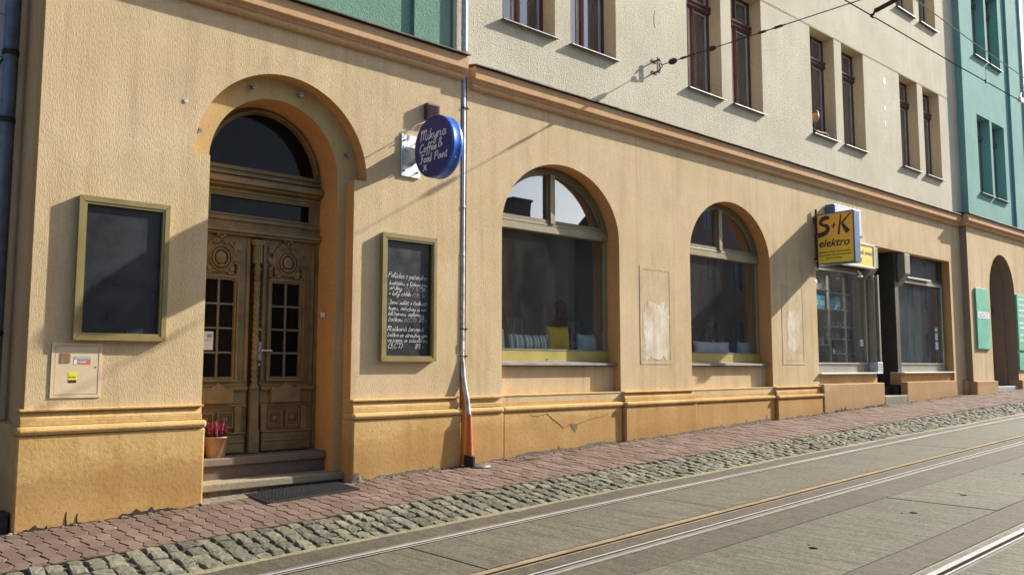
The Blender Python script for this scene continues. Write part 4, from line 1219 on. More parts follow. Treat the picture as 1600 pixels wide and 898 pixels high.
# ---------------------------------------------------------------- handwriting
G = {
'a': (.95, [[(.8,.85),(.45,1),(.1,.55),(.25,.05),(.55,.1),(.8,.8)],[(.82,.95),(.78,.25),(.98,.08)]]),
'b': (.9, [[(.2,2),(.1,.9),(.12,.1),(.5,0),(.8,.45),(.6,.95),(.2,.7)]]),
'c': (.78, [[(.7,.82),(.42,1),(.1,.55),(.3,.03),(.75,.2)]]),
'd': (1, [[(.78,.8),(.42,1),(.1,.5),(.32,0),(.7,.35),(.9,2)],[(.9,2),(.78,.3),(1,.08)]]),
'e': (.8, [[(.1,.4),(.65,.65),(.5,1),(.15,.7),(.25,.05),(.8,.25)]]),
'f': (.62, [[(.78,1.75),(.6,2),(.4,1.6),(.28,.2),(.18,-.6),(.02,-.8)],[(.05,.95),(.65,1.0)]]),
'h': (.92, [[(.2,2),(.1,0)],[(.12,.4),(.45,1),(.7,.75),(.68,.2),(.92,.08)]]),
'i': (.42, [[(.15,1),(.13,.2),(.42,.1)],[(.2,1.45),(.22,1.52)]]),
'\u0131': (.42, [[(.15,1),(.13,.2),(.42,.1)]]),
'j': (.45, [[(.3,1),(.25,-.7),(0,-.9)],[(.34,1.45),(.36,1.52)]]),
'k': (.9, [[(.2,2),(.1,0)],[(.15,.35),(.6,1),(.6,.65),(.2,.5),(.5,.3),(.9,.08)]]),
'l': (.45, [[(.05,.3),(.4,1.7),(.3,2),(.15,1.4),(.15,.25),(.45,.1)]]),
'm': (1.4, [[(.1,1),(.1,0)],[(.1,.5),(.38,1),(.55,.8),(.55,0)],[(.56,.5),(.85,1),(1.05,.8),(1.05,.2),(1.4,.1)]]),
'n': (.95, [[(.1,1),(.1,0)],[(.1,.5),(.45,1),(.65,.75),(.65,.2),(.95,.1)]]),
'o': (.88, [[(.5,1),(.1,.55),(.38,0),(.75,.5),(.5,1),(.55,.85),(.9,.85)]]),
'p': (.9, [[(.18,1),(.02,-1)],[(.12,.5),(.5,1),(.8,.6),(.5,.03),(.12,.25)]]),
'r': (.7, [[(.1,1),(.12,0)],[(.12,.55),(.35,.95),(.66,.9)]]),
's': (.7, [[(.05,.1),(.42,1),(.55,.4),(.35,0),(.08,.15)]]),
't': (.6, [[(.32,1.6),(.22,.25),(.4,.02),(.62,.15)],[(.02,1.08),(.6,1.12)]]),
'u': (.98, [[(.1,1),(.12,.25),(.42,0),(.72,.6)],[(.76,1),(.74,.2),(.98,.08)]]),
'v': (.8, [[(.08,1),(.33,0),(.65,.95),(.82,.85)]]),
'y': (.92, [[(.1,1),(.15,.35),(.45,.2),(.78,.9)],[(.82,1),(.6,-.7),(.3,-1),(.15,-.7),(.5,-.1),(.95,.2)]]),
'z': (.8, [[(.1,.95),(.7,1),(.1,.05),(.78,.05)]]),
'x': (.9, [[(.1,1),(.8,0)],[(.75,1),(.05,0)]]),
'P': (1.15, [[(.3,1.9),(.1,0)],[(0,1.6),(.6,2),(1.05,1.5),(.6,1.0),(.22,1.05)]]),
'J': (1, [[(.2,1.9),(.9,1.9),(.75,.2),(.4,0),(.1,.4)]]),
'M': (1.6, [[(.02,1.5),(.22,2),(.12,0)],[(.2,1.5),(.7,2),(.68,.2)],[(.72,1.5),(1.2,2),(1.2,.25),(1.55,.15)]]),
'V': (1, [[(.05,1.9),(.4,0),(.95,1.9)]]),
'C': (1.15, [[(1.0,1.6),(.75,2),(.2,1.4),(.1,.4),(.5,0),(1.05,.4)]]),
'F': (1.15, [[(.1,1.75),(.5,1.95),(1.2,1.9)],[(.65,1.9),(.45,.2),(.1,-.1),(-.05,.2)],[(.3,1),(.85,1.05)]]),
'T': (1, [[(.05,1.85),(1,1.9)],[(.55,1.9),(.5,0)]]),
'1': (.5, [[(.05,1.4),(.35,1.9),(.3,0)]]),
'3': (.8, [[(.1,1.7),(.5,1.9),(.65,1.4),(.3,1.05)],[(.3,1.05),(.75,.7),(.5,0),(.05,.2)]]),
'5': (.8, [[(.7,1.9),(.2,1.85),(.15,1.1),(.55,1.15),(.7,.5),(.4,0),(.05,.2)]]),
'7': (.75, [[(.05,1.85),(.7,1.85),(.25,0)]]),
'8': (.85, [[(.6,1.7),(.35,1.95),(.15,1.5),(.65,.6),(.4,0),(.1,.4),(.65,1.4),(.6,1.7)]]),
'9': (.85, [[(.65,1.6),(.35,1.9),(.1,1.4),(.4,1),(.68,1.5),(.6,.5),(.3,0)]]),
'(': (.5, [[(.45,2),(.15,1),(.35,-.2)]]), ')': (.5, [[(.1,2),(.4,1),(.1,-.2)]]),
',': (.35, [[(.2,.1),(.08,-.35)]]), '-': (.6, [[(.08,.6),(.5,.65)]]), '+': (.9, [[(.1,.7),(.75,.72)],[(.42,1.1),(.42,.3)]]),
'&': (1.2, [[(1.15,.1),(.35,1.45),(.55,1.9),(.85,1.6),(.2,.75),(.3,.05),(.75,.1),(1.05,.75)]]),
' ': (.6, []),
}
ACUTE = [(.42, 1.35), (.62, 1.75)]; CARON = [(.25, 1.65), (.42, 1.35), (.65, 1.65)]; RING = [(.4, 1.3), (.5, 1.5), (.38, 1.6), (.3, 1.42), (.4, 1.3)]
ACC = {'á': ('a', ACUTE), 'é': ('e', ACUTE), 'í': ('\u0131', ACUTE), 'ý': ('y', ACUTE), 'ů': ('u', RING), 'č': ('c', CARON), 'ř': ('r', CARON), 'ě': ('e', CARON), 'š': ('s', CARON), 'ž': ('z', CARON), 'Č': ('C', [(.35, 2.5), (.55, 2.2), (.8, 2.5)])}
def strokes(txt, seed=0, jit=.03):
    r = random.Random(seed); x = 0; o = []
    for ch in txt:
        acc = None
        if ch in ACC: ch, acc = ACC[ch]
        wd, ss = G[ch]
        dy = r.uniform(-jit, jit)*2
        for st in ss+([acc] if acc else []):
            pts = smooth([(p[0]+x+r.uniform(-jit, jit), p[1]+dy+r.uniform(-jit, jit), 0) for p in st], 4)
            o.append([(p[0], p[1]) for p in pts])
        x += wd+r.uniform(-jit, jit)
    return o, x
def write(b, txt, org, ux, uz, h, wd, slant=.2, width=None, seed=0, jit=.03, mi=0, nrm=(0, 1, 0)):
    """lay the strokes as raised lines; h = x-height, width = overall length"""
    st, L = strokes(txt, seed, jit)
    kx = (width/L) if width else h*.8
    ux, uz, org = Vector(ux), Vector(uz), Vector(org)
    for s in st:
        pts = [org+ux*((p[0]*kx)+slant*p[1]*h)+uz*(p[1]*h) for p in s]
        b.tube(pts, wd, 6, mi, flat=nrm)

def fontmesh(txt, size, shear=0.0, bold=0.0):
    """built-in typeface turned into flat polygons (x right, y up)"""
    cu = bpy.data.curves.new('t', 'FONT'); cu.body = txt; cu.size = size; cu.shear = shear; cu.offset = bold; cu.resolution_u = 3
    ob = bpy.data.objects.new('t', cu); col.objects.link(ob)
    dg = bpy.context.evaluated_depsgraph_get()
    me = bpy.data.meshes.new_from_object(ob.evaluated_get(dg))
    v = [tuple(p.co) for p in me.vertices]; f = [tuple(p.vertices) for p in me.polygons]
    bpy.data.objects.remove(ob); bpy.data.curves.remove(cu); bpy.data.meshes.remove(me)
    return v, f
def lay(b, vf, org, ux, uz, off, mi=0, width=None):
    v, f = vf
    org, ux, uz, off = Vector(org), Vector(ux), Vector(uz), Vector(off)
    x0 = min(p[0] for p in v); x1 = max(p[0] for p in v)
    k = width/(x1-x0) if width else 1
    n = len(v)
    A = [org+ux*((p[0]-x0)*k)+uz*p[1]+off for p in v]; B_ = [org+ux*((p[0]-x0)*k)+uz*p[1]+off*.1 for p in v]
    b.add(A, f, mi)
    # side walls from boundary edges
    ec = {}
    for q in f:
        for i in range(len(q)):
            e = (q[i], q[(i+1) % len(q)])
            if (e[1], e[0]) in ec: del ec[(e[1], e[0])]
            else: ec[e] = 1
    vv = A+B_
    b.add(vv, [(a, c, n+c, n+a) for a, c in ec], mi)
# ---------------------------------------------------------------- things on the walls
def board(x0, x1, z0, z1, d, ix0, ix1, iz0, iz1, label):
    t = thing('menu_board', label, 'menu board', ((x0+x1)/2, 0, z0), 'framed menu boards beside the house door')
    y = -d
    for nm, poly in (('a', [(x0, z0), (x1, z0), (ix1+.022, iz0-.022), (ix0-.022, iz0-.022)]), ('b', [(x0, z1), (x1, z1), (ix1+.022, iz1+.022), (ix0-.022, iz1+.022)]),
                     ('c', [(x0, z0), (x0, z1), (ix0-.022, iz1+.022), (ix0-.022, iz0-.022)]), ('d', [(x1, z0), (x1, z1), (ix1+.022, iz1+.022), (ix1+.022, iz0-.022)])):
        cx = sum(p[0] for p in poly)/4; cz = sum(p[1] for p in poly)/4
        sh = [(p[0]+(cx-p[0])*.004, p[1]+(cz-p[1])*.004) for p in poly]
        MB().prism(sh, 'y', y, -.004).obj('frame_side', OLIVE, t, bevel=.005)
    b = MB(); ringframe(b, ix0-.023, ix1+.023, iz0-.023, iz1+.023, .023, y+.006, -.01); b.obj('inner_bead', OLIVE, t, bevel=.003)
    MB().box(ix0-.005, ix1+.005, -.018, -.006, iz0-.005, iz1+.005).obj('blackboard', CHALKB, t)
    return t
m1 = board(2.035, 2.82, 1.825, 3.10, .056, 2.10, 2.755, 1.89, 3.03, 'empty black menu board in olive frame, left of the wooden door')
m2 = board(5.18, 5.94, 1.652, 3.105, .062, 5.245, 5.875, 1.715, 3.03, 'black menu board with chalk handwriting, right of the wooden door')
LINES = [('Polévka z pečeného', 2.600, .032, .54, 0), ('květáku s lískovými', 2.520, .024, .53, .02), ('oříšky (7,ČT,1)  39,-', 2.462, .024, .54, .02), ('+ bílý chléb (1,3)  5,-', 2.400, .024, .53, .01),
         ('Jarní salát s ředkvič-', 2.300, .025, .55, .01), ('kami, řeřichou a na-', 2.232, .024, .54, .01), ('klíčenou zelenou', 2.170, .024, .50, .01), ('čočkou (V,ČT)  89,-', 2.105, .027, .53, .01),
         ('Mačkaná červená', 1.995, .029, .50, 0), ('čočka se strouhaným', 1.930, .025, .56, 0), ('vejcem a cibulkou', 1.872, .025, .56, 0), ('(3,ČT)      89,-', 1.800, .029, .50, .01)]
b = MB(); bp = MB()
for i, (tx, z, h, wd, dx) in enumerate(LINES):
    if '(' in tx and tx[0] != '(':
        k = tx.index('('); k2 = tx.index(')')+1
        L0 = strokes(tx[:k])[1]; L1 = strokes(tx[k:k2])[1]; L2 = strokes(tx)[1]; s = wd/L2
        write(b, tx[:k], (5.275+dx, -.0188, z), (1, 0, 0), (0, 0, 1), h, .0024, .25, L0*s, i, .05)
        write(bp, tx[k:k2], (5.275+dx+L0*s, -.0188, z), (1, 0, 0), (0, 0, 1), h*.85, .002, .25, L1*s, i, .05)
        write(b, tx[k2:], (5.275+dx+(L0+L1)*s, -.0188, z), (1, 0, 0), (0, 0, 1), h, .0024, .25, (L2-L0-L1)*s, i, .05)
    else:
        write(b, tx, (5.275+dx, -.0188, z), (1, 0, 0), (0, 0, 1), h, .0024, .25, wd, i, .05)
b.obj('chalk_writing', CHALK, m2); bp.obj('chalk_writing', CHALKP, m2, label='pinkish chalk numbers in brackets')

# meter cabinet
t = thing('meter_cabinet', 'flush cream meter cabinet with small vent and stickers, under the empty board', 'meter cabinet', (2.08, 0, 1.34))
b = MB(); ringframe(b, 1.885, 2.29, 1.325, 1.80, .026, -.008, .0); b.obj('cabinet_frame', CREAMP, t, bevel=.002)
MB().box(1.914, 2.261, -.006, .0, 1.354, 1.771).obj('cabinet_door', CREAMP, t, bevel=.002)
b = MB()
for i in range(9): b.prism([(-.0065, 1.627+i*.0095), (-.0115, 1.629+i*.0095), (-.0065, 1.634+i*.0095)], 'x', 1.955, 2.035)
b.obj('vent', GRILL, t)
MB().lathe([(.006, -.009), (.006, -.005)], (2.24, 0, 1.59), 10, axis='y').obj('lock', BLACKP, t)
g = MB().box(2.063, 2.197, -.0075, -.0062, 1.655, 1.678)
g.obj('sticker', GSTICK, t, label='green and white sticker strip')
MB().box(2.063, 2.088, -.0076, -.0062, 1.615, 1.654).obj('sticker', PAPER, t); MB().box(2.0885, 2.197, -.0077, -.0062, 1.615, 1.6545).obj('sticker', RSTICK, t, label='red sticker')
b = MB(); lay(b, fontmesh('PORUCHY PLYNU', .013, 0, .0003), (2.07, -.0076, 1.662), (1, 0, 0), (0, 0, 1), (0, -.0006, 0), 0, .12); lay(b, fontmesh('1239', .02, 0, .0006), (2.10, -.0078, 1.626), (1, 0, 0), (0, 0, 1), (0, -.0006, 0), 0, .06); b.obj('lettering', PAPER, t)
MB().box(2.024, 2.088, -.0076, -.0062, 1.478, 1.545).obj('sticker', YSTICK, t, label='yellow sticker with black base')
MB().box(2.024, 2.088, -.0077, -.0062, 1.455, 1.4775).obj('sticker', BLACKL, t)
b = MB(); lay(b, fontmesh('PLYN', .017, 0, .0005), (2.03, -.0077, 1.497), (1, 0, 0), (0, 0, 1), (0, -.0006, 0), 0, .05); b.obj('lettering', BLACKL, t)

# downpipe on the joint of the two houses
t = thing('drainpipe', 'thin zinc downpipe with orange clay foot between the two ochre houses', 'drainpipe', (6.37, -.09, gz(6.37, -.1)))
MB().tube([(6.33, -.06, 5.50), (6.33, -.06, 13.5)], .04, 14).obj('pipe', ZINC, t)
MB().tube([(6.38, .012, 5.42), (6.38, .012, 4.0), (6.378, .012, 2.95)], .027, 14).obj('pipe', ZINC, t)
MB().tube([(6.378, .012, 3.0), (6.376, .008, 1.7), (6.376, -.03, 1.42), (6.376, -.095, 1.2), (6.378, -.125, 1.0)], [.0295, .0295, .0295, .031, .032], 14).obj('pipe', PIPEW, t, label='whitish lower length of the pipe')
MB().tube([(6.374, -.137, 1.03), (6.377, -.14, .8), (6.38, -.145, .52)], [.03, .037, .047], 16).obj('clay_foot', PIPE_RUST, t)
MB().lathe([(.045, .37), (.068, .39), (.066, .52), (.07, .525), (.07, .548), (.052, .55)], (6.38, -.145, 0), 18).obj('collar', CAST, t)
for z in (4.80, 2.05, 1.72):
    MB().lathe([(.033, z-.009), (.0345, z), (.033, z+.009)], (6.378, .012, 0), 14).tube([(6.40, -.01, z), (6.45, -.02, z), (6.45, .01, z)], .006, 6).lathe([(.009, 0), (.009, .02)], (6.42, -.018, z-.01), 8).obj('bracket', RUST, t)
for z in (3.55, 2.95): MB().lathe([(.029, z-.02), (.031, z-.018), (.031, z+.018), (.029, z+.02)], (6.378, .012, 0), 14).obj('pipe_joint', ZINC, t)
MB().box(6.362, 6.394, -.024, -.020, 1.80, 1.90).obj('sticker', PAPER, t)
mb = MB().ball((6.46, -.27, gz(6.46, -.27)+.004), (.13, .085, .028), 16, 8)
mb.obj('gully_lid', RAILG, t)

t = thing('drainpipe', 'wide dark blue grey downpipe in the shaded corner at the left edge', 'drainpipe', (1.62, .92, .1))
MB().tube([(1.615, .92, 9.0), (1.62, .92, 4.6)], .064, 18).tube([(1.62, .92, 4.72), (1.625, .92, 1.3), (1.625, .92, .1)], .058, 18).obj('pipe', PIPE_DARK, t)
for z in (4.55, 3.9, 1.9): MB().lathe([(.072, z-.022), (.076, z), (.072, z+.022)], (1.62, .92, 0), 18).tube([(1.62, .98, z), (1.60, 1.1, z), (1.60, 1.33, z)], .01, 6).obj('bracket', CAST, t)
t = tag(MB().box(1.43, 1.625, -.03, .22, gz(1.5, 0)-.02, .375).prism([(-.035, .376), (.225, .376), (.20, .40), (-.01, .40)], 'x', 1.425, 1.63).obj('plastic_box', BLACKP, bevel=.012), 'small black plastic box on the ground at the left corner', 'box')

# round hanging sign
t = thing('hanging_sign', 'round navy blue hanging cafe sign with white script lettering', 'sign', (5.54, 0, 3.69))
cy, cz, Rr = -.60, 4.035, .352
MB().lathe([(Rr-.012, 5.462), (Rr, 5.468), (Rr, 5.50), (Rr-.001, 5.503), (Rr-.001, 5.575), (Rr, 5.578), (Rr, 5.612), (Rr-.012, 5.618)], (0, cy, cz), 72, axis='x').obj('sign_case', BLUE, t)
MB().lathe([(Rr-.010, 5.4575), (Rr-.010, 5.4615)], (0, cy, cz), 72, axis='x').obj('sign_face', NAVY, t)
MB().lathe([(Rr-.010, 5.6185), (Rr-.010, 5.622)], (0, cy, cz), 72, axis='x').obj('sign_face', NAVY, t)
for s, X in ((-1, 5.4572), (1, 5.6223)):
    b = MB(); nr = (1, 0, 0)
    def yy(d): return cy+s*d      # reading direction runs away from the wall on the near face
    ux = (0, s, 0)
    o = lambda d, z: (X, cy+s*d, z)
    wr = .0072
    write(b, 'Mikyna', o(.215*-1 if False else -.235, 4.125) if s > 0 else (X, cy+.235, 4.122), ux, (0, 0, 1), .060, wr, .15, .475, 3, .012, nrm=nr)
    write(b, 'Coffee', (X, cy-s*.25, 3.992), ux, (0, 0, 1), .048, wr, .15, .325, 4, .012, nrm=nr)
    write(b, '&', (X, cy+s*.095, 4.005), ux, (0, 0, 1), .052, wr, .1, .085, 5, .0, nrm=nr)
    write(b, 'Food', (X, cy-s*.235, 3.872), ux, (0, 0, 1), .047, wr, .15, .215, 6, .012, nrm=nr)
    write(b, 'Point', (X, cy+s*.03, 3.872), ux, (0, 0, 1), .047, wr, .15, .235, 7, .012, nrm=nr)
    write(b, 'x', (X, cy-s*.175, 3.780), ux, (0, 0, 1), .062, .0095, .05, .075, 8, 0, nrm=nr)
    b.obj('lettering', SIGNTXT, t)
for a in (-1.2, -.5, .3, 1.0, 2.0, 3.0): MB().ball((5.54, cy+(Rr)*cos(a+pi), cz+(Rr)*sin(a)), .006, 8, 5).obj('rivet', SIGNTXT, t)
MB().box(5.44, 5.70, -.022, -.002, 3.795, 4.29).obj('wall_plate', GALV, t, bevel=.003)
for z in (3.86, 4.22):
    for x in (5.475, 5.66): MB().lathe([(.011, -.032), (.011, -.022)], (x, 0, z), 8, axis='y').box(x-.004, x+.004, -.05, -.032, z-.004, z+.004).obj('bolt', CAST, t)
MB().prism([(-.022, 3.93), (-.27, 4.0), (-.27, 4.07), (-.022, 4.15)], 'x', 5.50, 5.508).prism([(-.022, 3.93), (-.27, 4.0), (-.27, 4.07), (-.022, 4.15)], 'x', 5.585, 5.593).box(5.509, 5.584, -.27, -.262, 3.99, 4.08).box(5.47, 5.509, -.028, -.0225, 3.92, 4.16).obj('arm', GALV, t)
MB().tube([(5.50, -.022, 4.13), (5.52, -.15, 4.05), (5.54, -.26, 4.03)], .018, 8).tube([(5.50, -.022, 3.96), (5.53, -.15, 4.0), (5.54, -.26, 4.03)], .014, 8).obj('strut', GALV, t)
# box with louvres above it, and its cable
t = thing('junction_box', 'small maroon louvred box on the wall above the round sign', 'electrical box', (5.85, 0, 4.5))
MB().box(5.765, 5.955, -.075, -.002, 4.53, 4.725).obj('case', BROWNBOX, t, bevel=.006)
for i in range(7): MB().prism([(-.0755, 4.552+i*.023), (-.084, 4.556+i*.023), (-.0755, 4.564+i*.023)], 'x', 5.785, 5.935).obj('louvre', BROWNBOX, t)
tag(MB().tube(smooth([(5.80, -.04, 4.532), (5.72, -.06, 4.47), (5.62, -.05, 4.42), (5.56, -.03, 4.33), (5.55, -.03, 4.24)], 6), .005, 6).tube(smooth([(5.81, -.05, 4.532), (5.79, -.12, 4.45), (5.70, -.22, 4.36), (5.60, -.30, 4.26)], 6), .0055, 6).obj('power_cable', WHITE), 'pale cable hanging from the louvred box to the round sign', 'cable')

# square projecting shop sign
t = thing('hanging_sign', 'square orange yellow projecting sign of the electrical shop, blue edge', 'sign', (15.06, 0, 3.5))
y0, y1, z0, z1 = -.81, -.07, 3.515, 4.49
MB().box(14.955, 15.17, y0, y1, z0, z1).obj('sign_case', BLUE2, t, bevel=.006)
m_, nt_, p_, o_ = nodes('orange_to_yellow_print')
ge = N(nt_, 'ShaderNodeNewGeometry'); sx_ = N(nt_, 'ShaderNodeSeparateXYZ'); nt_.links.new(ge.outputs['Position'], sx_.inputs[0])
hh = mathn(nt_, 'MULTIPLY_ADD', sx_.outputs['Z'], 1.0, -3.5)
nt_.links.new(ramp(nt_, hh, [(0.0, (0.80, 0.66, 0.06)), (0.35, (0.84, 0.55, 0.06)), (0.95, (0.86, 0.41, 0.06))]), p_.inputs['Base Color']); p_.inputs['Roughness'].default_value = .4
PRINT = m_
for X0, X1 in ((14.949, 14.9545), (15.1705, 15.176)):
    MB().box(X0, X1, y0+.025, y1-.02, z0+.025, z1-.025).obj('sign_face', PRINT, t)
def ribbon(b, X, pts, off):
    """brush stroke of varying width: (y, z, half width)"""
    P = smooth([(p[0], p[1], p[2]) for p in pts], 6); L = []; R_ = []
    for i, p in enumerate(P):
        d = (P[min(i+1, len(P)-1)]-P[max(i-1, 0)]); d = Vector((d.x, d.y)); d.normalize()
        L.append((p.x-d.y*p.z, p.y+d.x*p.z)); R_.append((p.x+d.y*p.z, p.y-d.x*p.z))
    n = len(P)
    v = [(X, q[0], q[1]) for q in L]+[(X, q[0], q[1]) for q in R_]+[(X+off, q[0], q[1]) for q in L]+[(X+off, q[0], q[1]) for q in R_]
    f = [(i, i+1, n+i+1, n+i) for i in range(n-1)]+[(2*n+i, 2*n+i+1, 3*n+i+1, 3*n+i) for i in range(n-1)]
    f += [(i, i+1, 2*n+i+1, 2*n+i) for i in range(n-1)]+[(n+i, n+i+1, 3*n+i+1, 3*n+i) for i in range(n-1)]
    f += [(0, n, 3*n, 2*n), (n-1, 2*n-1, 4*n-1, 3*n-1)]
    b.add(v, f)
for s, X in ((-1, 14.948), (1, 15.1765)):
    b = MB()
    Y = (lambda y: y) if s < 0 else (lambda y: (y0+y1)-y)
    ribbon(b, X, [(Y(-.335), 4.385, .028), (Y(-.27), 4.40, .04), (Y(-.19), 4.375, .04), (Y(-.155), 4.305, .03), (Y(-.21), 4.265, .028), (Y(-.28), 4.24, .036), (Y(-.30), 4.175, .04), (Y(-.25), 4.115, .042), (Y(-.17), 4.09, .045), (Y(-.095), 4.075, .05)], s*.001)
    ribbon(b, X, [(Y(-.375), 4.235, .012), (Y(-.41), 4.24, .012), (Y(-.455), 4.25, .012)], s*.001)
    ribbon(b, X+s*.0003, [(Y(-.405), 4.18, .012), (Y(-.415), 4.24, .012), (Y(-.43), 4.30, .012)], s*.001)
    ribbon(b, X, [(Y(-.565), 4.43, .014), (Y(-.535), 4.24, .018), (Y(-.505), 4.06, .02)], s*.001)
    ribbon(b, X+s*.0004, [(Y(-.755), 4.445, .012), (Y(-.66), 4.35, .016), (Y(-.585), 4.275, .02)], s*.001)
    ribbon(b, X+s*.0008, [(Y(-.575), 4.275, .02), (Y(-.63), 4.18, .036), (Y(-.695), 4.085, .048)], s*.001)
    oy = -.085 if s < 0 else y0+y1+.085+.0-.0
    org = (X, -.085, 3.845) if s < 0 else (X, y0+y1+.085-.0, 3.845)
    lay(b, fontmesh('elektro', .205, .28, .004), (X, -.115 if s < 0 else -.765, 3.85), (0, s, 0), (0, 0, 1), (s*.001, 0, 0), 0, .60)
    for tx, z, a, wd in (('elektrické potřeby, elektromontáže', 3.735, .10, .62), ('elektromateriál, ruční elektrospotřebiče', 3.675, .085, .66), ('domácí potřeby', 3.615, .24, .33)):
        lay(b, fontmesh(tx, .042, 0, .0008), (X, -a if s < 0 else y0+y1+a-wd*0-.0 if False else (-a if s < 0 else -(.88-a)), z), (0, s, 0), (0, 0, 1), (s*.001, 0, 0), 0, wd)
    b.obj('lettering', BLACKL, t)
MB().tube([(14.99, -.045, 3.44), (14.99, -.045, 4.60)], .022, 10).box(14.95, 15.03, -.06, -.002, 3.60, 3.64).box(14.95, 15.03, -.06, -.002, 4.38, 4.42).box(14.95, 15.15, -.09, -.071, 3.55, 4.46).obj('mounting_bar', BLACKL, t)
t = thing('wall_sign', 'pale blue blank light box sign behind the projecting yellow sign', 'sign', (16.0, 0, 4.2))
MB().box(15.42, 16.56, -.20, -.01, 4.19, 4.745).obj('sign_case', BLUE2, t, bevel=.006)
MB().box(15.45, 16.53, -.206, -.2005, 4.22, 4.72).obj('sign_face', PALEBL, t)
t = thing('wall_sign', 'flat yellow shop sign with white frame over the display window', 'sign', (16.3, 0, 3.6))
b = MB(); ringframe(b, 15.3, 17.22, 3.615, 4.11, .03, -.14, -.02); b.obj('sign_frame', WHITE, t, bevel=.004)
MB().box(15.331, 17.189, -.125, -.03, 3.646, 4.079).obj('sign_face', YELLOW2, t)
b = MB()
lay(b, fontmesh('elektromateriál, ruční nářadí, domácí', .12, 0, .001), (15.42, -.1255, 3.88), (1, 0, 0), (0, 0, 1), (0, -.0015, 0), 0, 1.72)
lay(b, fontmesh('elektropotřeby', .12, 0, .001), (16.05, -.1255, 3.74), (1, 0, 0), (0, 0, 1), (0, -.0015, 0), 0, .62)
b.obj('lettering', BLACKL, t)
tag(MB().lathe([(.05, 0), (.05, .02), (.02, .03), (.02, .10)], (16.75, -.03, 3.42), 12).tube([(16.75, -.03, 3.50), (16.75, .01, 3.56)], .015, 6).obj('wall_lamp', WHITE), 'small white lamp fitting under the yellow shop sign', 'lamp')

# green boards by the arched passage
def green(x0, x1, z0, z1, label, deco):
    t = thing('wall_sign', label, 'sign', ((x0+x1)/2, yC, z0))
    MB().box(x0, x1, yC-.045, yC-.002, z0, z1).obj('sign_board', GREENS, t, bevel=.004)
    b = MB(); deco(b)
    if b.v: b.obj('lettering', PAPER, t)
    return t
g1 = green(22.56, 23.42, 2.035, 3.555, 'tall jade green board with a white lettered panel, left of the arched passage', lambda b: None)
MB().box(22.60, 23.39, yC-.050, yC-.046, 2.80, 2.965).obj('letter_panel', PAPER, g1)
b = MB(); write(b, 'XOXO' if False else 'VCVJ', (22.70, yC-.0505, 2.835), (1, 0, 0), (0, 0, 1), .05, .008, .0, .55, 3, .05); b.obj('lettering', ROOM_D, g1)
def deco(b):
    r = random.Random(2)
    for i, z in enumerate((3.40, 3.25, 3.10, 2.95, 2.75, 2.62, 2.42, 2.28)):
        x = 25.62
        while x < 26.3:
            w_ = r.uniform(.06, .13); b.box(x, x+w_, yC-.048, yC-.046, z, z+.06); x += w_+.02
green(25.52, 26.40, 2.035, 3.555, 'jade green board with rows of white print, right of the arched passage', deco)
green(25.50, 26.1, 1.50, 1.96, 'small jade green board below the printed green one', lambda b: None)

# door things
t = thing('flower_pot', 'terracotta and grey flower pot with pink heather on the top door step', 'flower pot', (3.53, .42, .68))
MB().lathe([(.085, .681), (.118, .875), (.122, .876), (.122, .89), (.112, .89), (.108, .86)], (3.53, .42, 0), 28).obj('pot', TERRA, t)
MB().lathe([(.106, .855), (.106, .868)], (3.53, .42, 0), 20).obj('soil', SOIL, t)
HEATH = plain('pink_heather_flowers', (0.50, 0.06, 0.14), 0.8, 0, .5, 60); HLEAF = plain('dark_heather_leaves', (0.05, 0.07, 0.025), 0.8, 0, .3, 60)
b = MB(); rr = random.Random(5)
for i in range(90):
    a = rr.uniform(0, 2*pi); d = rr.uniform(0, .10); L = rr.uniform(.10, .20)
    bx, by = 3.53+d*cos(a), .42+d*sin(a); ln = .35+d*4
    tip = (bx+.3*L*ln*cos(a), by+.3*L*ln*sin(a), .866+L)
    b.tube([(bx, by, .866), ((bx+tip[0])/2, (by+tip[1])/2, .866+L*.55), tip], [.003, .003, .002], 3, 1)
    for k in range(10):
        t_ = .35+.65*k/10; q = [bx+(tip[0]-bx)*t_, by+(tip[1]-by)*t_, .866+L*t_]
        s = .009*(1.2-t_*.6)
        an = rr.uniform(0, 6.28)
        p = [(q[0]+s*cos(an+j*2.1)*1.2, q[1]+s*sin(an+j*2.1)*1.2, q[2]+rr.uniform(-s, s)) for j in range(3)]+[(q[0], q[1], q[2]+s*1.5)]
        b.add(p, [(0, 1, 2), (0, 1, 3), (1, 2, 3), (2, 0, 3)], 0 if t_ > .5 or rr.random() < .3 else 1)
b.obj('heather', [HEATH, HLEAF], t)
# rubber doormat with a real grid
t = thing('doormat', 'black rubber honeycomb mat on the pavers in front of the door steps', 'doormat', (4.2, -.18, gz(4.2, -.18)))
mx0, mx1, my0, my1 = 3.70, 4.68, -.435, .055
def mz(x, y): return gz(x, y)+.004 if y < -.1 else gz(x, -.1)+.008
b = MB()
def bar(b, p, q, w_, h=.014):
    p, q = Vector(p), Vector(q); d = (q-p).normalized(); n_ = Vector((-d.y, d.x))*w_/2
    c = [p+n_, p-n_, q-n_, q+n_]
    v = [(k.x, k.y, mz(k.x, k.y)) for k in c]+[(k.x, k.y, mz(k.x, k.y)+h) for k in c]
    b.add(v, [(0, 3, 2, 1), (4, 5, 6, 7), (0, 1, 5, 4), (1, 2, 6, 5), (2, 3, 7, 6), (3, 0, 4, 7)])
bar(b, (mx0, my0), (mx1, my0), .02); bar(b, (mx0, my1), (mx1, my1), .02); bar(b, (mx0, my0-.01), (mx0, my1+.01), .02, .0145); bar(b, (mx1, my0-.01), (mx1, my1+.01), .02, .0145)
b.obj('mat_edge', BLACKP, t)
b = MB(); nx, ny = 33, 16
for i in range(1, nx): 
    x = mx0+(mx1-mx0)*i/nx; bar(b, (x, my0), (x, my1), .008, .0115)
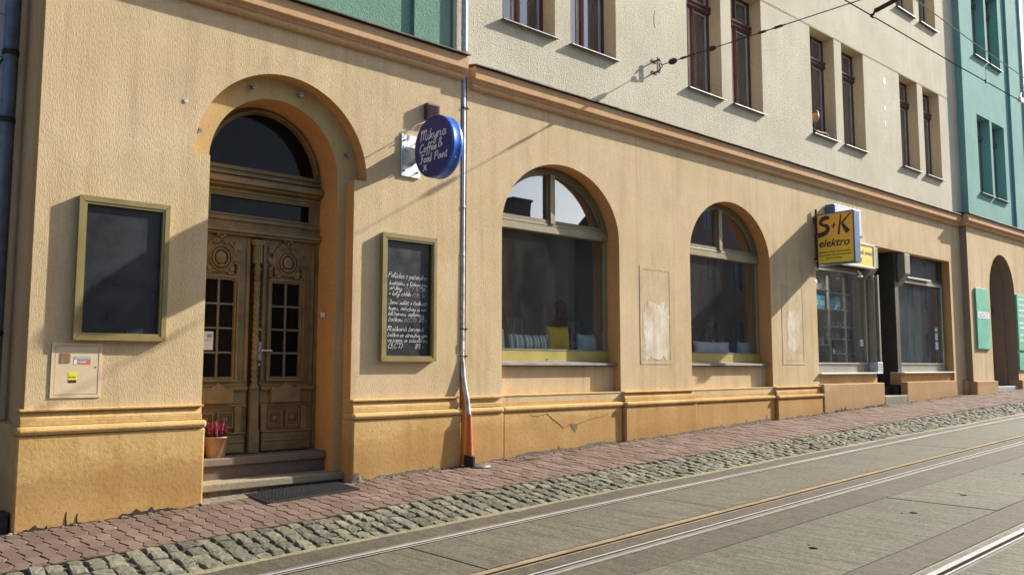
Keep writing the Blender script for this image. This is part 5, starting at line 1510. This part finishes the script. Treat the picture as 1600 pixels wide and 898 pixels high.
for j in range(1, ny):
    y = my0+(my1-my0)*j/ny; bar(b, (mx0, y), (mx1, y), .008, .011)
for i in range(1, nx):
    for j in range(1, ny):
        x = mx0+(mx1-mx0)*i/nx; y = my0+(my1-my0)*j/ny
        b.lathe([(.009, mz(x, y)), (.007, mz(x, y)+.019)], (x, y, 0), 5)
o = b.obj('mat_grid', BLACKP, t); o['kind'] = 'stuff'
tag(MB().box(3.40, 3.52, .556, .5605, 1.765, 1.955).box(3.455, 3.505, .5552, .5558, 1.89, 1.93, 1).box(3.42, 3.50, .5552, .5558, 1.865, 1.869, 2).obj('paper_notice', [PAPER, GSTICK, CHALKB]), 'white paper notice taped inside the left leaf of the wooden door', 'notice')
t = thing('doorbell', 'small pale double doorbell box on the right side of the door recess', 'doorbell', (4.70, .40, 2.14))
MB().box(4.655, 4.708, .36, .42, 2.14, 2.195).obj('case', WHITE, t, bevel=.005)
for z in (2.155, 2.18): MB().box(4.649, 4.6545, .375, .405, z-.006, z+.006).obj('button', CAST, t)

# ---------------------------------------------------------------- wires
t = thing('wall_anchor', 'iron wall hook with clamps holding the span wire on the cream wall', 'wall anchor', (10.17, 0, 6.25))
MB().tube([(10.17, .0, 6.34), (10.17, -.10, 6.34), (10.17, -.12, 6.31)], .013, 8).tube([(10.17, 0, 6.16), (10.17, -.10, 6.16), (10.17, -.12, 6.20)], .013, 8).box(10.14, 10.20, -.09, -.075, 6.13, 6.38).box(10.11, 10.23, -.012, 0, 6.32, 6.36).box(10.11, 10.23, -.012, 0, 6.14, 6.18).obj('hook_plate', CAST, t)
MB().tube([(10.17+.035*cos(a*pi/6), -.13-.03*sin(a*pi/6)*0, 6.24+.035*sin(a*pi/6)) for a in range(13)], .009, 6).obj('ring', CAST, t)
t = thing('span_wire', 'span wire with dark insulators crossing the street from the cream wall', 'overhead wire', (10.17, -.15, 6.24))
def sz(y): return 6.245-.004*(-y)
b = MB().tube([(10.17, -.14, 6.243), (10.17, -2.9, sz(-2.9)), (10.17, -6.0, sz(-6)), (10.17, -16.4, 6.6)], .0075, 6); b.obj('wire', WIRE, t)
for y, L, r_ in ((-.36, .16, .042), (-1.07, .14, .034)):
    pr = []
    for k in range(13):
        u = -1+2*k/12; pr.append((r_*sqrt(max(0, 1-u*u))*(.8+.2*cos(k*pi))+.008, y+u*L/2))
    MB().lathe(pr, (10.17, 0, sz(y)), 12, axis='y').obj('insulator', BLACKL, t)
for y, L in ((-.56, .10), (-.72, .12), (-1.9, .10), (-2.15, .12)):
    MB().box(10.155, 10.185, y-L/2, y+L/2, sz(y)-.014, sz(y)+.014).tube([(10.17, y-L/2-.04, sz(y)), (10.17, y+L/2+.04, sz(y))], .011, 6).obj('turnbuckle', CAST, t)
t = tag(MB().tube([(-30, -2.9, 5.9), (10.95, -2.9, 6.495), (14.565, -2.9, 6.537), (17.57, -2.9, 6.595), (40, -2.9, 7.1)], .009, 6).obj('contact_wire', WIRE), 'lower tram contact wire running along the street', 'overhead wire')
tag(MB().tube([(-30, -2.9, 6.9), (12.93, -2.9, 7.19), (15.2, -2.9, 7.134), (17.8, -2.9, 7.12), (40, -2.9, 7.6)], .008, 6).obj('messenger_wire', WIRE_L), 'upper messenger wire above the tram contact wire', 'overhead wire')
for x in (15.75,):
    tag(MB().tube([(x, -2.9, 7.13), (x, -2.9, 6.56)], .004, 5).box(x-.03, x+.03, -2.915, -2.885, 6.54, 6.60).obj('wire_dropper', COPPER), 'thin dropper wire between the two tram wires', 'overhead wire')
tag(MB().box(17.45, 17.65, -2.93, -2.87, 6.58, 6.66).tube([(17.5, -2.9, 6.66), (17.62, -2.88, 6.78)], .02, 6).obj('wire_clamp', WHITE), 'white clamp on the contact wire at the right edge', 'wire clamp')
t = thing('pull_off_arm', 'dark tubular arm reaching over to the contact wire at the top right', 'overhead arm', (11.4, -2.9, 6.52))
MB().tube([(11.4, -2.94, 6.565), (11.4, -3.5, 6.69), (11.4, -6.5, 7.3)], .032, 10).obj('tube', CABLE, t)
MB().tube([(11.4, -2.945, 6.60), (11.38, -2.93, 6.53), (11.40, -2.90, 6.50)], .014, 6).box(11.36, 11.44, -2.92, -2.88, 6.485, 6.525).obj('clamp', CAST, t)
tag(MB().tube([(13.25, -.008, 8.295), (16.0, -.008, 8.297), (19.2, -.008, 8.288), (22.0, -.008, 8.29)], .0035, 5).obj('facade_cable', RAILG), 'thin cable clipped along the cream wall at window head height', 'cable')
# ---------------------------------------------------------------- cushions, shelves, people
def cushion(x0, x1, z0, h, y, mat, label, lean=.12, twist=0.0, seed=0, piping=None):
    r = random.Random(seed); w_ = x1-x0; n = 13
    v = []; f = []
    for side in (1, -1):
        for i in range(n):
            for j in range(n):
                u = -1+2*i/(n-1); t = -1+2*j/(n-1)
                pin = 1-.10*(1-abs(u)**2)*abs(t)**3; pin2 = 1-.08*(1-abs(t)**2)*abs(u)**3
                th = .075*sqrt(max(0, (1-u*u)*(1-t*t)))**.9+.012*sin(u*4+seed)*(1-u*u)*(1-t*t)
                X = u*w_/2*pin2; Z = t*h/2*pin
                v.append((X, side*th, Z))
    for s in range(2):
        for i in range(n-1):
            for j in range(n-1):
                f.append(tuple(s*n*n+k for k in (i*n+j, (i+1)*n+j, (i+1)*n+j+1, i*n+j+1)))
    c, s_ = cos(twist), sin(twist)
    out = []
    for p in v:
        x, yy, z = p; z += h/2
        yy2 = yy+z*lean
        x2, y2 = x*c-yy2*s_, x*s_+yy2*c
        out.append((x2+(x0+x1)/2, y2+y, z+z0))
    b = MB().add(out, f, 0, True)
    me = b.mesh('cushion', mat, ((x0+x1)/2, y, z0))
    bm = bmesh.new(); bm.from_mesh(me); bmesh.ops.remove_doubles(bm, verts=bm.verts, dist=1e-5); bmesh.ops.recalc_face_normals(bm, faces=bm.faces); bm.to_mesh(me); bm.free()
    o = bpy.data.objects.new('cushion', me); place(o, ((x0+x1)/2, y, z0))
    return tag(o, label, 'cushion', 'cushions on the cafe window seats')
# striped cloth
m_, nt_, p_, o_ = nodes('teal_striped_cloth')
ge = N(nt_, 'ShaderNodeTexCoord'); wv = N(nt_, 'ShaderNodeTexWave'); mp = N(nt_, 'ShaderNodeMapping'); mp.inputs['Scale'].default_value = (2.0, .2, .3)
nt_.links.new(ge.outputs['Object'], mp.inputs[0]); nt_.links.new(mp.outputs[0], wv.inputs['Vector']); wv.inputs['Scale'].default_value = 1.0; wv.inputs['Distortion'].default_value = 3.0; wv.inputs['Detail Scale'].default_value = 2
nt_.links.new(ramp(nt_, wv.outputs['Fac'], [(0.2, (0.10, 0.25, 0.23)), (0.42, (0.85, 0.88, 0.78)), (0.6, (0.9, 0.9, 0.82)), (0.8, (0.30, 0.52, 0.50))]), p_.inputs['Base Color']); p_.inputs['Roughness'].default_value = .9
STRIPE = m_
m_, nt_, p_, o_ = nodes('black_white_patterned_cloth')
vo = N(nt_, 'ShaderNodeTexVoronoi'); vo.inputs['Scale'].default_value = 30; ge = N(nt_, 'ShaderNodeTexCoord'); nt_.links.new(ge.outputs['Object'], vo.inputs['Vector'])
nt_.links.new(ramp(nt_, vo.outputs['Distance'], [(0.35, (0.03, 0.03, 0.035)), (0.42, (0.6, 0.6, 0.6)), (0.55, (0.03, 0.03, 0.035))]), p_.inputs['Base Color'])
PATT = m_
cushion(7.02, 7.48, 1.79, .31, .44, CUSH_G, 'grey cushion at the left end of the first cafe window', .1, .1, 1)
cushion(7.49, 8.31, 1.79, .25, .42, STRIPE, 'long cushion with teal and white stripes in the first cafe window', .14, .04, 2)
cushion(8.27, 8.72, 1.79, .385, .46, CUSH_Y, 'square bright yellow cushion in the first cafe window', .12, -.05, 3)
cushion(8.60, 8.95, 1.79, .22, .62, PATT, 'black and white patterned cushion half hidden behind the yellow one', .12, .1, 4)
cushion(8.84, 9.27, 1.79, .28, .43, CUSH_B, 'pale blue cushion at the right end of the first cafe window', .12, .06, 5)
cushion(11.2, 11.72, 1.79, .24, .55, CUSH_N, 'dark navy cushion at the left end of the second cafe window', .1, .2, 6)
cushion(11.68, 12.80, 1.79, .235, .46, CUSH_W, 'long white cushion in the middle of the second cafe window', .12, .02, 7)
cushion(12.72, 13.05, 1.79, .29, .52, CUSH_N, 'upright navy blue cushion between the two pale ones in the second cafe window', .1, .1, 8)
cushion(12.98, 13.42, 1.79, .25, .45, CUSH_B, 'pale blue cushion at the right end of the second cafe window', .12, .05, 9)

# shop shelving
t = thing('shelf_unit', 'metal shelving with glass shelves inside the electrical shop window', 'shelving', (16.3, 1.0, 1.45))
for x in (15.32, 15.66, 16.24, 16.92, 17.34):
    MB().box(x, x+.045, .40, .445, 1.44, 3.45).obj('upright', SHELF, t)
sv = {0: (3.1, 2.55, 2.3, 2.0, 1.7), 1: (3.15, 2.75, 2.02, 1.55), 2: (3.10, 2.76, 2.4, 2.15, 1.85, 1.55)}
xs_ = [(15.32, 15.66), (15.71, 16.24), (16.29, 16.92), (16.97, 17.34)]
for i, (a, c) in enumerate(xs_):
    for z in sv[min(i, 2)]:
        MB().box(a+.0, c, .41, .80, z, z+.014).obj('shelf', SHELF, t)
rr = random.Random(12)
for (a, c), z, mt, lb, cat in (((15.74, 15.95), 2.764, CYAN, 'cyan package on the upper shelf left side of the shop window', 'box'), ((15.97, 16.2), 2.764, CYAN, 'cyan box beside another on the upper shelf of the shop window', 'box'), ((16.62, 16.86), 2.774, CYAN, 'cyan box on the upper right shelf of the shop window', 'box')):
    tt = thing('package', lb, cat, ((a+c)/2, .85, z))
    MB().box(a, c, .46, .65, z+.001, z+.27).obj('carton', mt, tt, bevel=.006)
    MB().box(a+.03, c-.03, .4562, .4599, z+.07, z+.17).obj('print_panel', CUSH_B, tt)
b = MB()
for i, (a, c) in enumerate(xs_):
    for z in sv[min(i, 2)]:
        if z in (2.75, 2.76): continue
        x = a+.05
        while x < c-.08:
            w_ = rr.uniform(.03, .09); h_ = rr.uniform(.06, .17)
            if rr.random() < .5: b.box(x, x+w_, .48, .6, z+.0145, z+.0145+h_)
            else: b.lathe([(w_*.4, z+.0145), (w_*.5, z+.0145+h_*.6), (w_*.2, z+.0145+h_*.7), (w_*.25, z+.0145+h_)], (x+w_/2, .54, 0), 8)
            x += w_+rr.uniform(.01, .06)
o = b.obj('small_goods', GOODS); o['kind'] = 'stuff'; tag(o, 'rows of small fittings and boxes on the shelves of the shop window', 'goods')
tag(MB().box(17.12, 17.26, .196, .1995, 2.02, 2.16).obj('window_sticker', CUSH_B), 'small pale blue sticker low on the right of the shop window', 'sticker')

def head(c, yaw, r, hair_mat, pitch=0.0, hairlen=.0):
    """head with face; returns builders for skin and hair (looking along yaw, 0 = towards the street)"""
    sk = MB(); n, m = 20, 14
    v = []; f = []
    for i in range(m+1):
        a = -pi/2+pi*i/m
        for j in range(n):
            bb = 2*pi*j/n
            x = cos(a)*cos(bb); y = cos(a)*sin(bb); z = sin(a)
            wx = .76; wy = .92; zz = z*1.18
            if z < -.1: wx *= 1-.32*(-z-.1); wy *= 1-.22*(-z-.1)
            px, py = x*wx, y*wy
            if y < 0:                       # face side is -y
                d = math.exp(-((x)/.12)**2)*math.exp(-((z+.12)/.17)**2)
                py -= .20*d
                py += .06*math.exp(-((abs(x)-.3)/.14)**2)*math.exp(-((z-.12)/.1)**2)
                py -= .05*math.exp(-((x)/.2)**2)*math.exp(-((z+.48)/.08)**2)
                py -= .07*math.exp(-((x)/.18)**2)*math.exp(-((z+.85)/.12)**2)
            v.append((px, py, zz))
    for i in range(m):
        for j in range(n):
            f.append((i*n+j, i*n+(j+1) % n, (i+1)*n+(j+1) % n, (i+1)*n+j))
    sk.add(v, f, 0, True)
    for s in (-1, 1):
        sk.ball((s*.77, .05, -.05), (.07, .14, .2), 8, 6, 0)
        sk.ball((s*.28, -.78, .14), (.10, .06, .05), 8, 6, 2)
    sk.ball((0, -.87, -.52), (.2, .05, .045), 10, 5, 3)
    hr = MB(); v = []; f = []
    for i in range(m+1):
        a = -pi/2+pi*i/m
        for j in range(n):
            bb = 2*pi*j/n
            x = cos(a)*cos(bb); y = cos(a)*sin(bb); z = sin(a)
            k = 1.10+.03*sin(bb*7+i)
            front = y < -.25 and z < .45
            low = z < (-.25-hairlen)
            if front or low: k = .80
            v.append((x*.80*k, y*.95*k+.03, z*1.2*k if not low else z*1.0))
    for i in range(m):
        for j in range(n):
            f.append((i*n+j, i*n+(j+1) % n, (i+1)*n+(j+1) % n, (i+1)*n+j))
    hr.add(v, f, 0, True)
    M = Matrix.Translation(Vector(c)) @ Matrix.Rotation(yaw, 4, 'Z') @ Matrix.Rotation(pitch, 4, 'X') @ Matrix.Scale(r, 4)
    for q in (sk, hr): q.v = [tuple(M @ Vector(p)) for p in q.v]
    return sk, hr

def skinbody(name, joints, edges, root, cloth, parent, skin_pred=None):
    me = bpy.data.meshes.new(name)
    names = list(joints); idx = {k: i for i, k in enumerate(names)}
    base = WO[parent.name]
    me.from_pydata([tuple(Vector(joints[k][0])-base) for k in names], [(idx[a], idx[b]) for a, b in edges], [])
    o = bpy.data.objects.new(name, me); o.parent = parent; col.objects.link(o); WO[o.name] = base
    sm = o.modifiers.new('skin', 'SKIN'); sm.use_smooth_shade = True
    for k in names:
        r_ = joints[k][1]
        me.skin_vertices[0].data[idx[k]].radius = (r_, r_) if not isinstance(r_, tuple) else r_
    me.skin_vertices[0].data[idx[root]].use_root = True
    su = o.modifiers.new('sub', 'SUBSURF'); su.levels = 2; su.render_levels = 2
    dg = bpy.context.evaluated_depsgraph_get()
    m2 = bpy.data.meshes.new_from_object(o.evaluated_get(dg))
    o.modifiers.clear(); o.data = m2
    m2.materials.clear(); m2.materials.append(cloth); m2.materials.append(SKIN)
    for p in m2.polygons:
        p.use_smooth = True
        c = p.center+base
        p.material_index = 1 if (skin_pred and skin_pred(c)) else 0
    return o

def fingers(joints, edges, wrist, d, up, side, r=.0075, curl=.35, pre='h'):
    """palm and five digits hanging off a wrist; d = hand direction, side = towards the thumb"""
    d, up, side = Vector(d).normalized(), Vector(up).normalized(), Vector(side).normalized()
    w_ = Vector(joints[wrist][0])
    joints[pre+'palm'] = (tuple(w_+d*.075), (.034, .014)); edges.append((wrist, pre+'palm'))
    for i, L in enumerate((.070, .080, .075, .060)):
        off = side*(.028-.018*i)
        a = w_+d*.085+off; b_ = a+d*L*.5-up*L*curl*.2; c = b_+d*L*.42-up*L*curl*.6
        joints[f'{pre}f{i}a'] = (tuple(a), r*1.05); joints[f'{pre}f{i}b'] = (tuple(b_), r); joints[f'{pre}f{i}c'] = (tuple(c), r*.8)
        edges += [(pre+'palm', f'{pre}f{i}a'), (f'{pre}f{i}a', f'{pre}f{i}b'), (f'{pre}f{i}b', f'{pre}f{i}c')]
    a = w_+d*.03+side*.032; b_ = a+d*.028+side*.018; c = b_+d*.028-up*.008
    joints[pre+'t0'] = (tuple(a), r*1.3); joints[pre+'t1'] = (tuple(b_), r*1.1); joints[pre+'t2'] = (tuple(c), r*.85)
    edges += [(wrist, pre+'t0'), (pre+'t0', pre+'t1'), (pre+'t1', pre+'t2')]

def person(label, base, pelvis, chest, neck, headc, arms, legs, cloth, hair, yaw, pitch=0., scale=1., skin_pred=None, hairlen=0., bulk=1.):
    t = thing('person', label, 'person', base)
    J = {'pelvis': (pelvis, (.15, .12)), 'waist': (tuple((Vector(pelvis)*.5+Vector(chest)*.5)), (.135, .10)), 'chest': (chest, (.16*bulk, .115*bulk)), 'neck0': (neck, (.075*bulk*bulk, .065*bulk*bulk)), 'neck1': (tuple(Vector(neck)*.4+Vector(headc)*.6), .05)}
    E = [('pelvis', 'waist'), ('waist', 'chest'), ('chest', 'neck0'), ('neck0', 'neck1')]
    for k, (sh, el, wr, hd, sd) in enumerate(arms):
        J[f's{k}'] = (sh, .065*bulk); J[f'e{k}'] = (el, .045); J[f'w{k}'] = (wr, .028)
        E += [('chest', f's{k}'), (f's{k}', f'e{k}'), (f'e{k}', f'w{k}')]
        fingers(J, E, f'w{k}', hd, (0, 0, 1), sd, pre=f'h{k}')
    for k, (hp, kn, ft, toe) in enumerate(legs):
        J[f'hp{k}'] = (hp, .095); J[f'kn{k}'] = (kn, .065); J[f'ft{k}'] = (ft, .042); J[f'to{k}'] = (toe, .035)
        E += [('pelvis', f'hp{k}'), (f'hp{k}', f'kn{k}'), (f'kn{k}', f'ft{k}'), (f'ft{k}', f'to{k}')]
    wr_ = [Vector(a[2]) for a in arms]; nk = Vector(neck)*.55+Vector(headc)*.45
    def pred(c):
        return any((c-w_).length < .03+0 or ((c-w_).dot(Vector(a[3])) > 0 and (c-w_).length < .25) for w_, a in zip(wr_, arms)) or c.z > nk.z
    skinbody('body', J, E, 'pelvis', cloth, t, pred)
    sk, hr = head(headc, yaw, .105*scale, hair, pitch, hairlen)
    sk.obj('head', [SKIN, SKIN, HAIR_D, CL_RED], t); hr.obj('hair', hair, t)
    return t

# someone leaning out of the upper window
person('short haired person in dark top leaning on the upper window sill and looking out', (15.450, .30, 6.12), (15.470, .62, 5.95), (15.450, .38, 6.28), (15.435, .24, 6.42), (15.425, .14, 6.545),
       [((15.300, .28, 6.35), (15.250, .06, 6.20), (15.450, -.02, 6.165), (1, -.1, 0), (0, -1, 0)), ((15.620, .28, 6.36), (15.670, .06, 6.20), (15.490, -.03, 6.175), (-1, -.1, 0), (0, -1, 0))],
       [((15.380, .68, 5.9), (15.380, .72, 5.65), (15.380, .78, 5.42), (15.380, .7, 5.40)), ((15.560, .68, 5.9), (15.560, .72, 5.65), (15.560, .78, 5.42), (15.560, .7, 5.40))],
       CL_DARK, HAIR_B, -.45, .15, 1.0)
# guests in the cafe
person('guest in maroon top sitting in the first cafe window behind the yellow cushion', (9.05, 1.15, 1.1), (9.05, 1.20, 1.35), (9.08, 1.12, 2.06), (9.12, 1.08, 2.28), (9.10, 1.03, 2.47),
       [((8.84, 1.05, 2.16), (8.78, .90, 1.85), (8.85, .75, 1.98), (.4, -.6, .5), (1, 0, 0)), ((9.36, 1.12, 2.16), (9.42, .98, 1.82), (9.20, .80, 1.90), (-.8, -.5, .2), (0, 0, 1))],
       [((8.95, 1.15, 1.30), (8.80, .80, 1.35), (8.80, .78, .95), (8.78, .68, .93)), ((9.16, 1.15, 1.30), (9.1, .80, 1.35), (9.1, .78, .95), (9.1, .68, .93))],
       CL_RED, HAIR_R, 2.5, .2, 1.05, hairlen=.5, bulk=1.35)
person('guest in dark jacket reading a sheet in the second cafe window', (12.75, 1.0, 1.1), (12.8, 1.05, 1.33), (12.82, .98, 1.96), (12.80, .92, 2.22), (12.78, .87, 2.42),
       [((12.60, .92, 2.05), (12.52, .72, 1.85), (12.72, .62, 1.98), (.8, -.2, .4), (0, -1, 0)), ((13.03, .98, 2.05), (13.10, .80, 1.82), (12.90, .62, 1.95), (-.7, -.2, .5), (0, -1, 0))],
       [((12.70, 1.0, 1.28), (12.60, .68, 1.33), (12.60, .66, .95), (12.58, .56, .93)), ((12.9, 1.0, 1.28), (12.9, .68, 1.33), (12.9, .66, .95), (12.9, .56, .93))],
       CL_DARK, HAIR_D, 2.4, .2, 1.05, bulk=1.3)
tag(MB().add([(12.74, .57, 2.05), (12.95, .55, 2.02), (13.0, .60, 1.88), (12.79, .62, 1.90)]+[(12.74, .574, 2.05), (12.95, .554, 2.02), (13.0, .604, 1.88), (12.79, .624, 1.90)], [(0, 1, 2, 3), (7, 6, 5, 4), (0, 4, 5, 1), (1, 5, 6, 2), (2, 6, 7, 3), (3, 7, 4, 0)]).obj('paper_sheet', PAPER), 'white sheet held by the guest in the dark jacket', 'paper')
def chair(x, y, label, rz=0):
    t = thing('cafe_chair', label, 'chair', (x, y, .6))
    for a, c in ((-.18, -.18), (.18, -.18), (-.18, .2), (.18, .2)):
        MB().tube([(x+a*1.1, y+c*1.1, .6), (x+a, y+c, 1.12)], .017, 8).obj('leg', CL_DARK, t)
    MB().lathe([(.2, 1.12), (.22, 1.135), (.22, 1.15), (.2, 1.16)], (x, y, 0), 24).obj('seat', HAIR_R, t)
    MB().tube(smooth([(x-.19, y+.2, 1.14), (x-.22, y+.26, 1.6), (x-.18, y+.3, 2.3), (x, y+.32, 2.72), (x+.18, y+.3, 2.3), (x+.22, y+.26, 1.6), (x+.19, y+.2, 1.14)], 6), .018, 8).obj('backrest_frame', CL_DARK, t)
    MB().plate([(x+.17*cos(2*pi*i/24), 2.15+.48*sin(2*pi*i/24)) for i in range(24)], [], y+.28, y+.30, 0, 0).obj('backrest', CL_DARK, t)
chair(8.72, 1.75, 'dark high backed chair seen through the first cafe window')

# ---------------------------------------------------------------- across the street (seen mirrored in the panes)
def opp(x0, x1, h, wall, label, wins, roofh, wmat=None, chim=None):
    t = thing('apartment_building', label, 'building', ((x0+x1)/2, -16.5, .5))
    hs = [rect(a, a+1.0, z, z+1.7) for a, z in wins]
    MB().plate(rect(x0, x1, -1.5, h), hs, -16.9, -16.5, 0, 0).obj('front_wall', wall, t)
    MB().box(x0, x1, -19, -16.95, -1.5, h).obj('rear_block', wall, t)
    for a, z in wins:
        f = MB(); ringframe(f, a, a+1.0, z, z+1.7, .07, -16.72, -16.62); f.box(a+.46, a+.54, -16.71, -16.63, z+.07, z+1.63)
        f = f.obj('window', wmat or WHITE, t)
        MB().box(a+.06, a+.94, -16.69, -16.68, z+.06, z+1.64).obj('pane', BLUEGL, f)
    rf = MB().prism([(-16.2, h+.001), (-19.2, h+.001), (-17.8, h+roofh)], 'x', x0-.1, x1+.1).obj('roof', ROOFT, t)
    for c in (chim or []):
        MB().box(c, c+1.0, -17.8, -16.9, h+.02, h+1.3).box(c-.06, c+1.06, -17.86, -16.84, h+1.3, h+1.4).obj('chimney', ROOFT, rf)
opp(9, 21.3, 5.6, OPP, 'low brown house across the street', [(11+2.6*i, z) for i in range(4) for z in (1.6,)], 1.0)
opp(21.4, 27.6, 7.15, OPP, 'dark brown house with a chimney across the street', [(22.2, 1.8), (25.6, 1.8)], .5, chim=[22.9])
opp(28.4, 32.6, 7.6, OPP3, 'grey house with dormer roof across the street', [(28.9, 1.8), (30.8, 1.8), (28.9, 5.0), (30.8, 5.0)], 1.0)
opp(32.7, 120, 11, OPP2, 'tall pinkish house with bluish windows across the street', [(33.4+2.35*i, z) for i in range(22) for z in (2.2, 5.6, 8.6)], 1.5, SHOPFR)
opp(-25, 8.9, 8.4, OPP3, 'long grey house directly across the street', [(-22+2.8*i, z) for i in range(11) for z in (1.7, 5.0)], 2.0)
t = thing('bare_tree', 'leafless tree behind the low house across the street', 'tree', (27, -22.5, 0))
tb = MB(); rr = random.Random(8)
def branch(b, p, d, L, r, k):
    q = p+d*L
    b.tube([p, p+d*L*.5+Vector((rr.uniform(-.05, .05), rr.uniform(-.05, .05), 0))*L, q], [r, r*.85, r*.7], 5, cap=False)
    if k == 0: return
    for i in range(3 if k > 1 else 4):
        nd = (d+Vector((rr.uniform(-.8, .8), rr.uniform(-.8, .8), rr.uniform(-.2, .6)))).normalized()
        branch(b, q, nd, L*rr.uniform(.6, .85), r*.62, k-1)
tr = MB().tube([(27, -22.5, -1), (27.05, -22.5, 3), (27, -22.4, 5.6)], [.28, .22, .17], 10); tr.obj('trunk', BARK, t)
for i in range(5):
    a = i*1.256
    branch(tb, Vector((27, -22.4, 5.5)), Vector((cos(a)*.6, sin(a)*.6, .9)).normalized(), 1.25, .08, 5)
tb.obj('crown', BARK, t)

# the lit lamp among the shelves of the shop window
t = thing('shop_lamp', 'tiny lit lamp near the top left of the electrical shop window', 'lamp', (15.75, .62, 3.30))
em = bpy.data.materials.new('lit_bulb'); em.use_nodes = True; q = em.node_tree; q.nodes.clear()
e_ = q.nodes.new('ShaderNodeEmission'); e_.inputs[0].default_value = (1, .93, .82, 1); e_.inputs[1].default_value = 25; oo = q.nodes.new('ShaderNodeOutputMaterial'); q.links.new(e_.outputs[0], oo.inputs[0])
MB().ball((15.60, .34, 3.30), .022, 10, 8).obj('bulb', em, t)
MB().tube([(15.60, .34, 3.325), (15.60, .34, 3.40), (15.60, .34, 4.0)], .008, 6).lathe([(.035, 3.318), (.02, 3.36)], (15.60, .34, 0), 12).obj('lamp_holder', CAST, t)
pl_ = bpy.data.lights.new('shop_lamp_light', 'POINT'); pl_.energy = 9; pl_.shadow_soft_size = .05; pl_.color = (1, .94, .85)
lo = bpy.data.objects.new('shop_lamp_light', pl_); lo.location = (15.60, .33, 3.26); col.objects.link(lo)
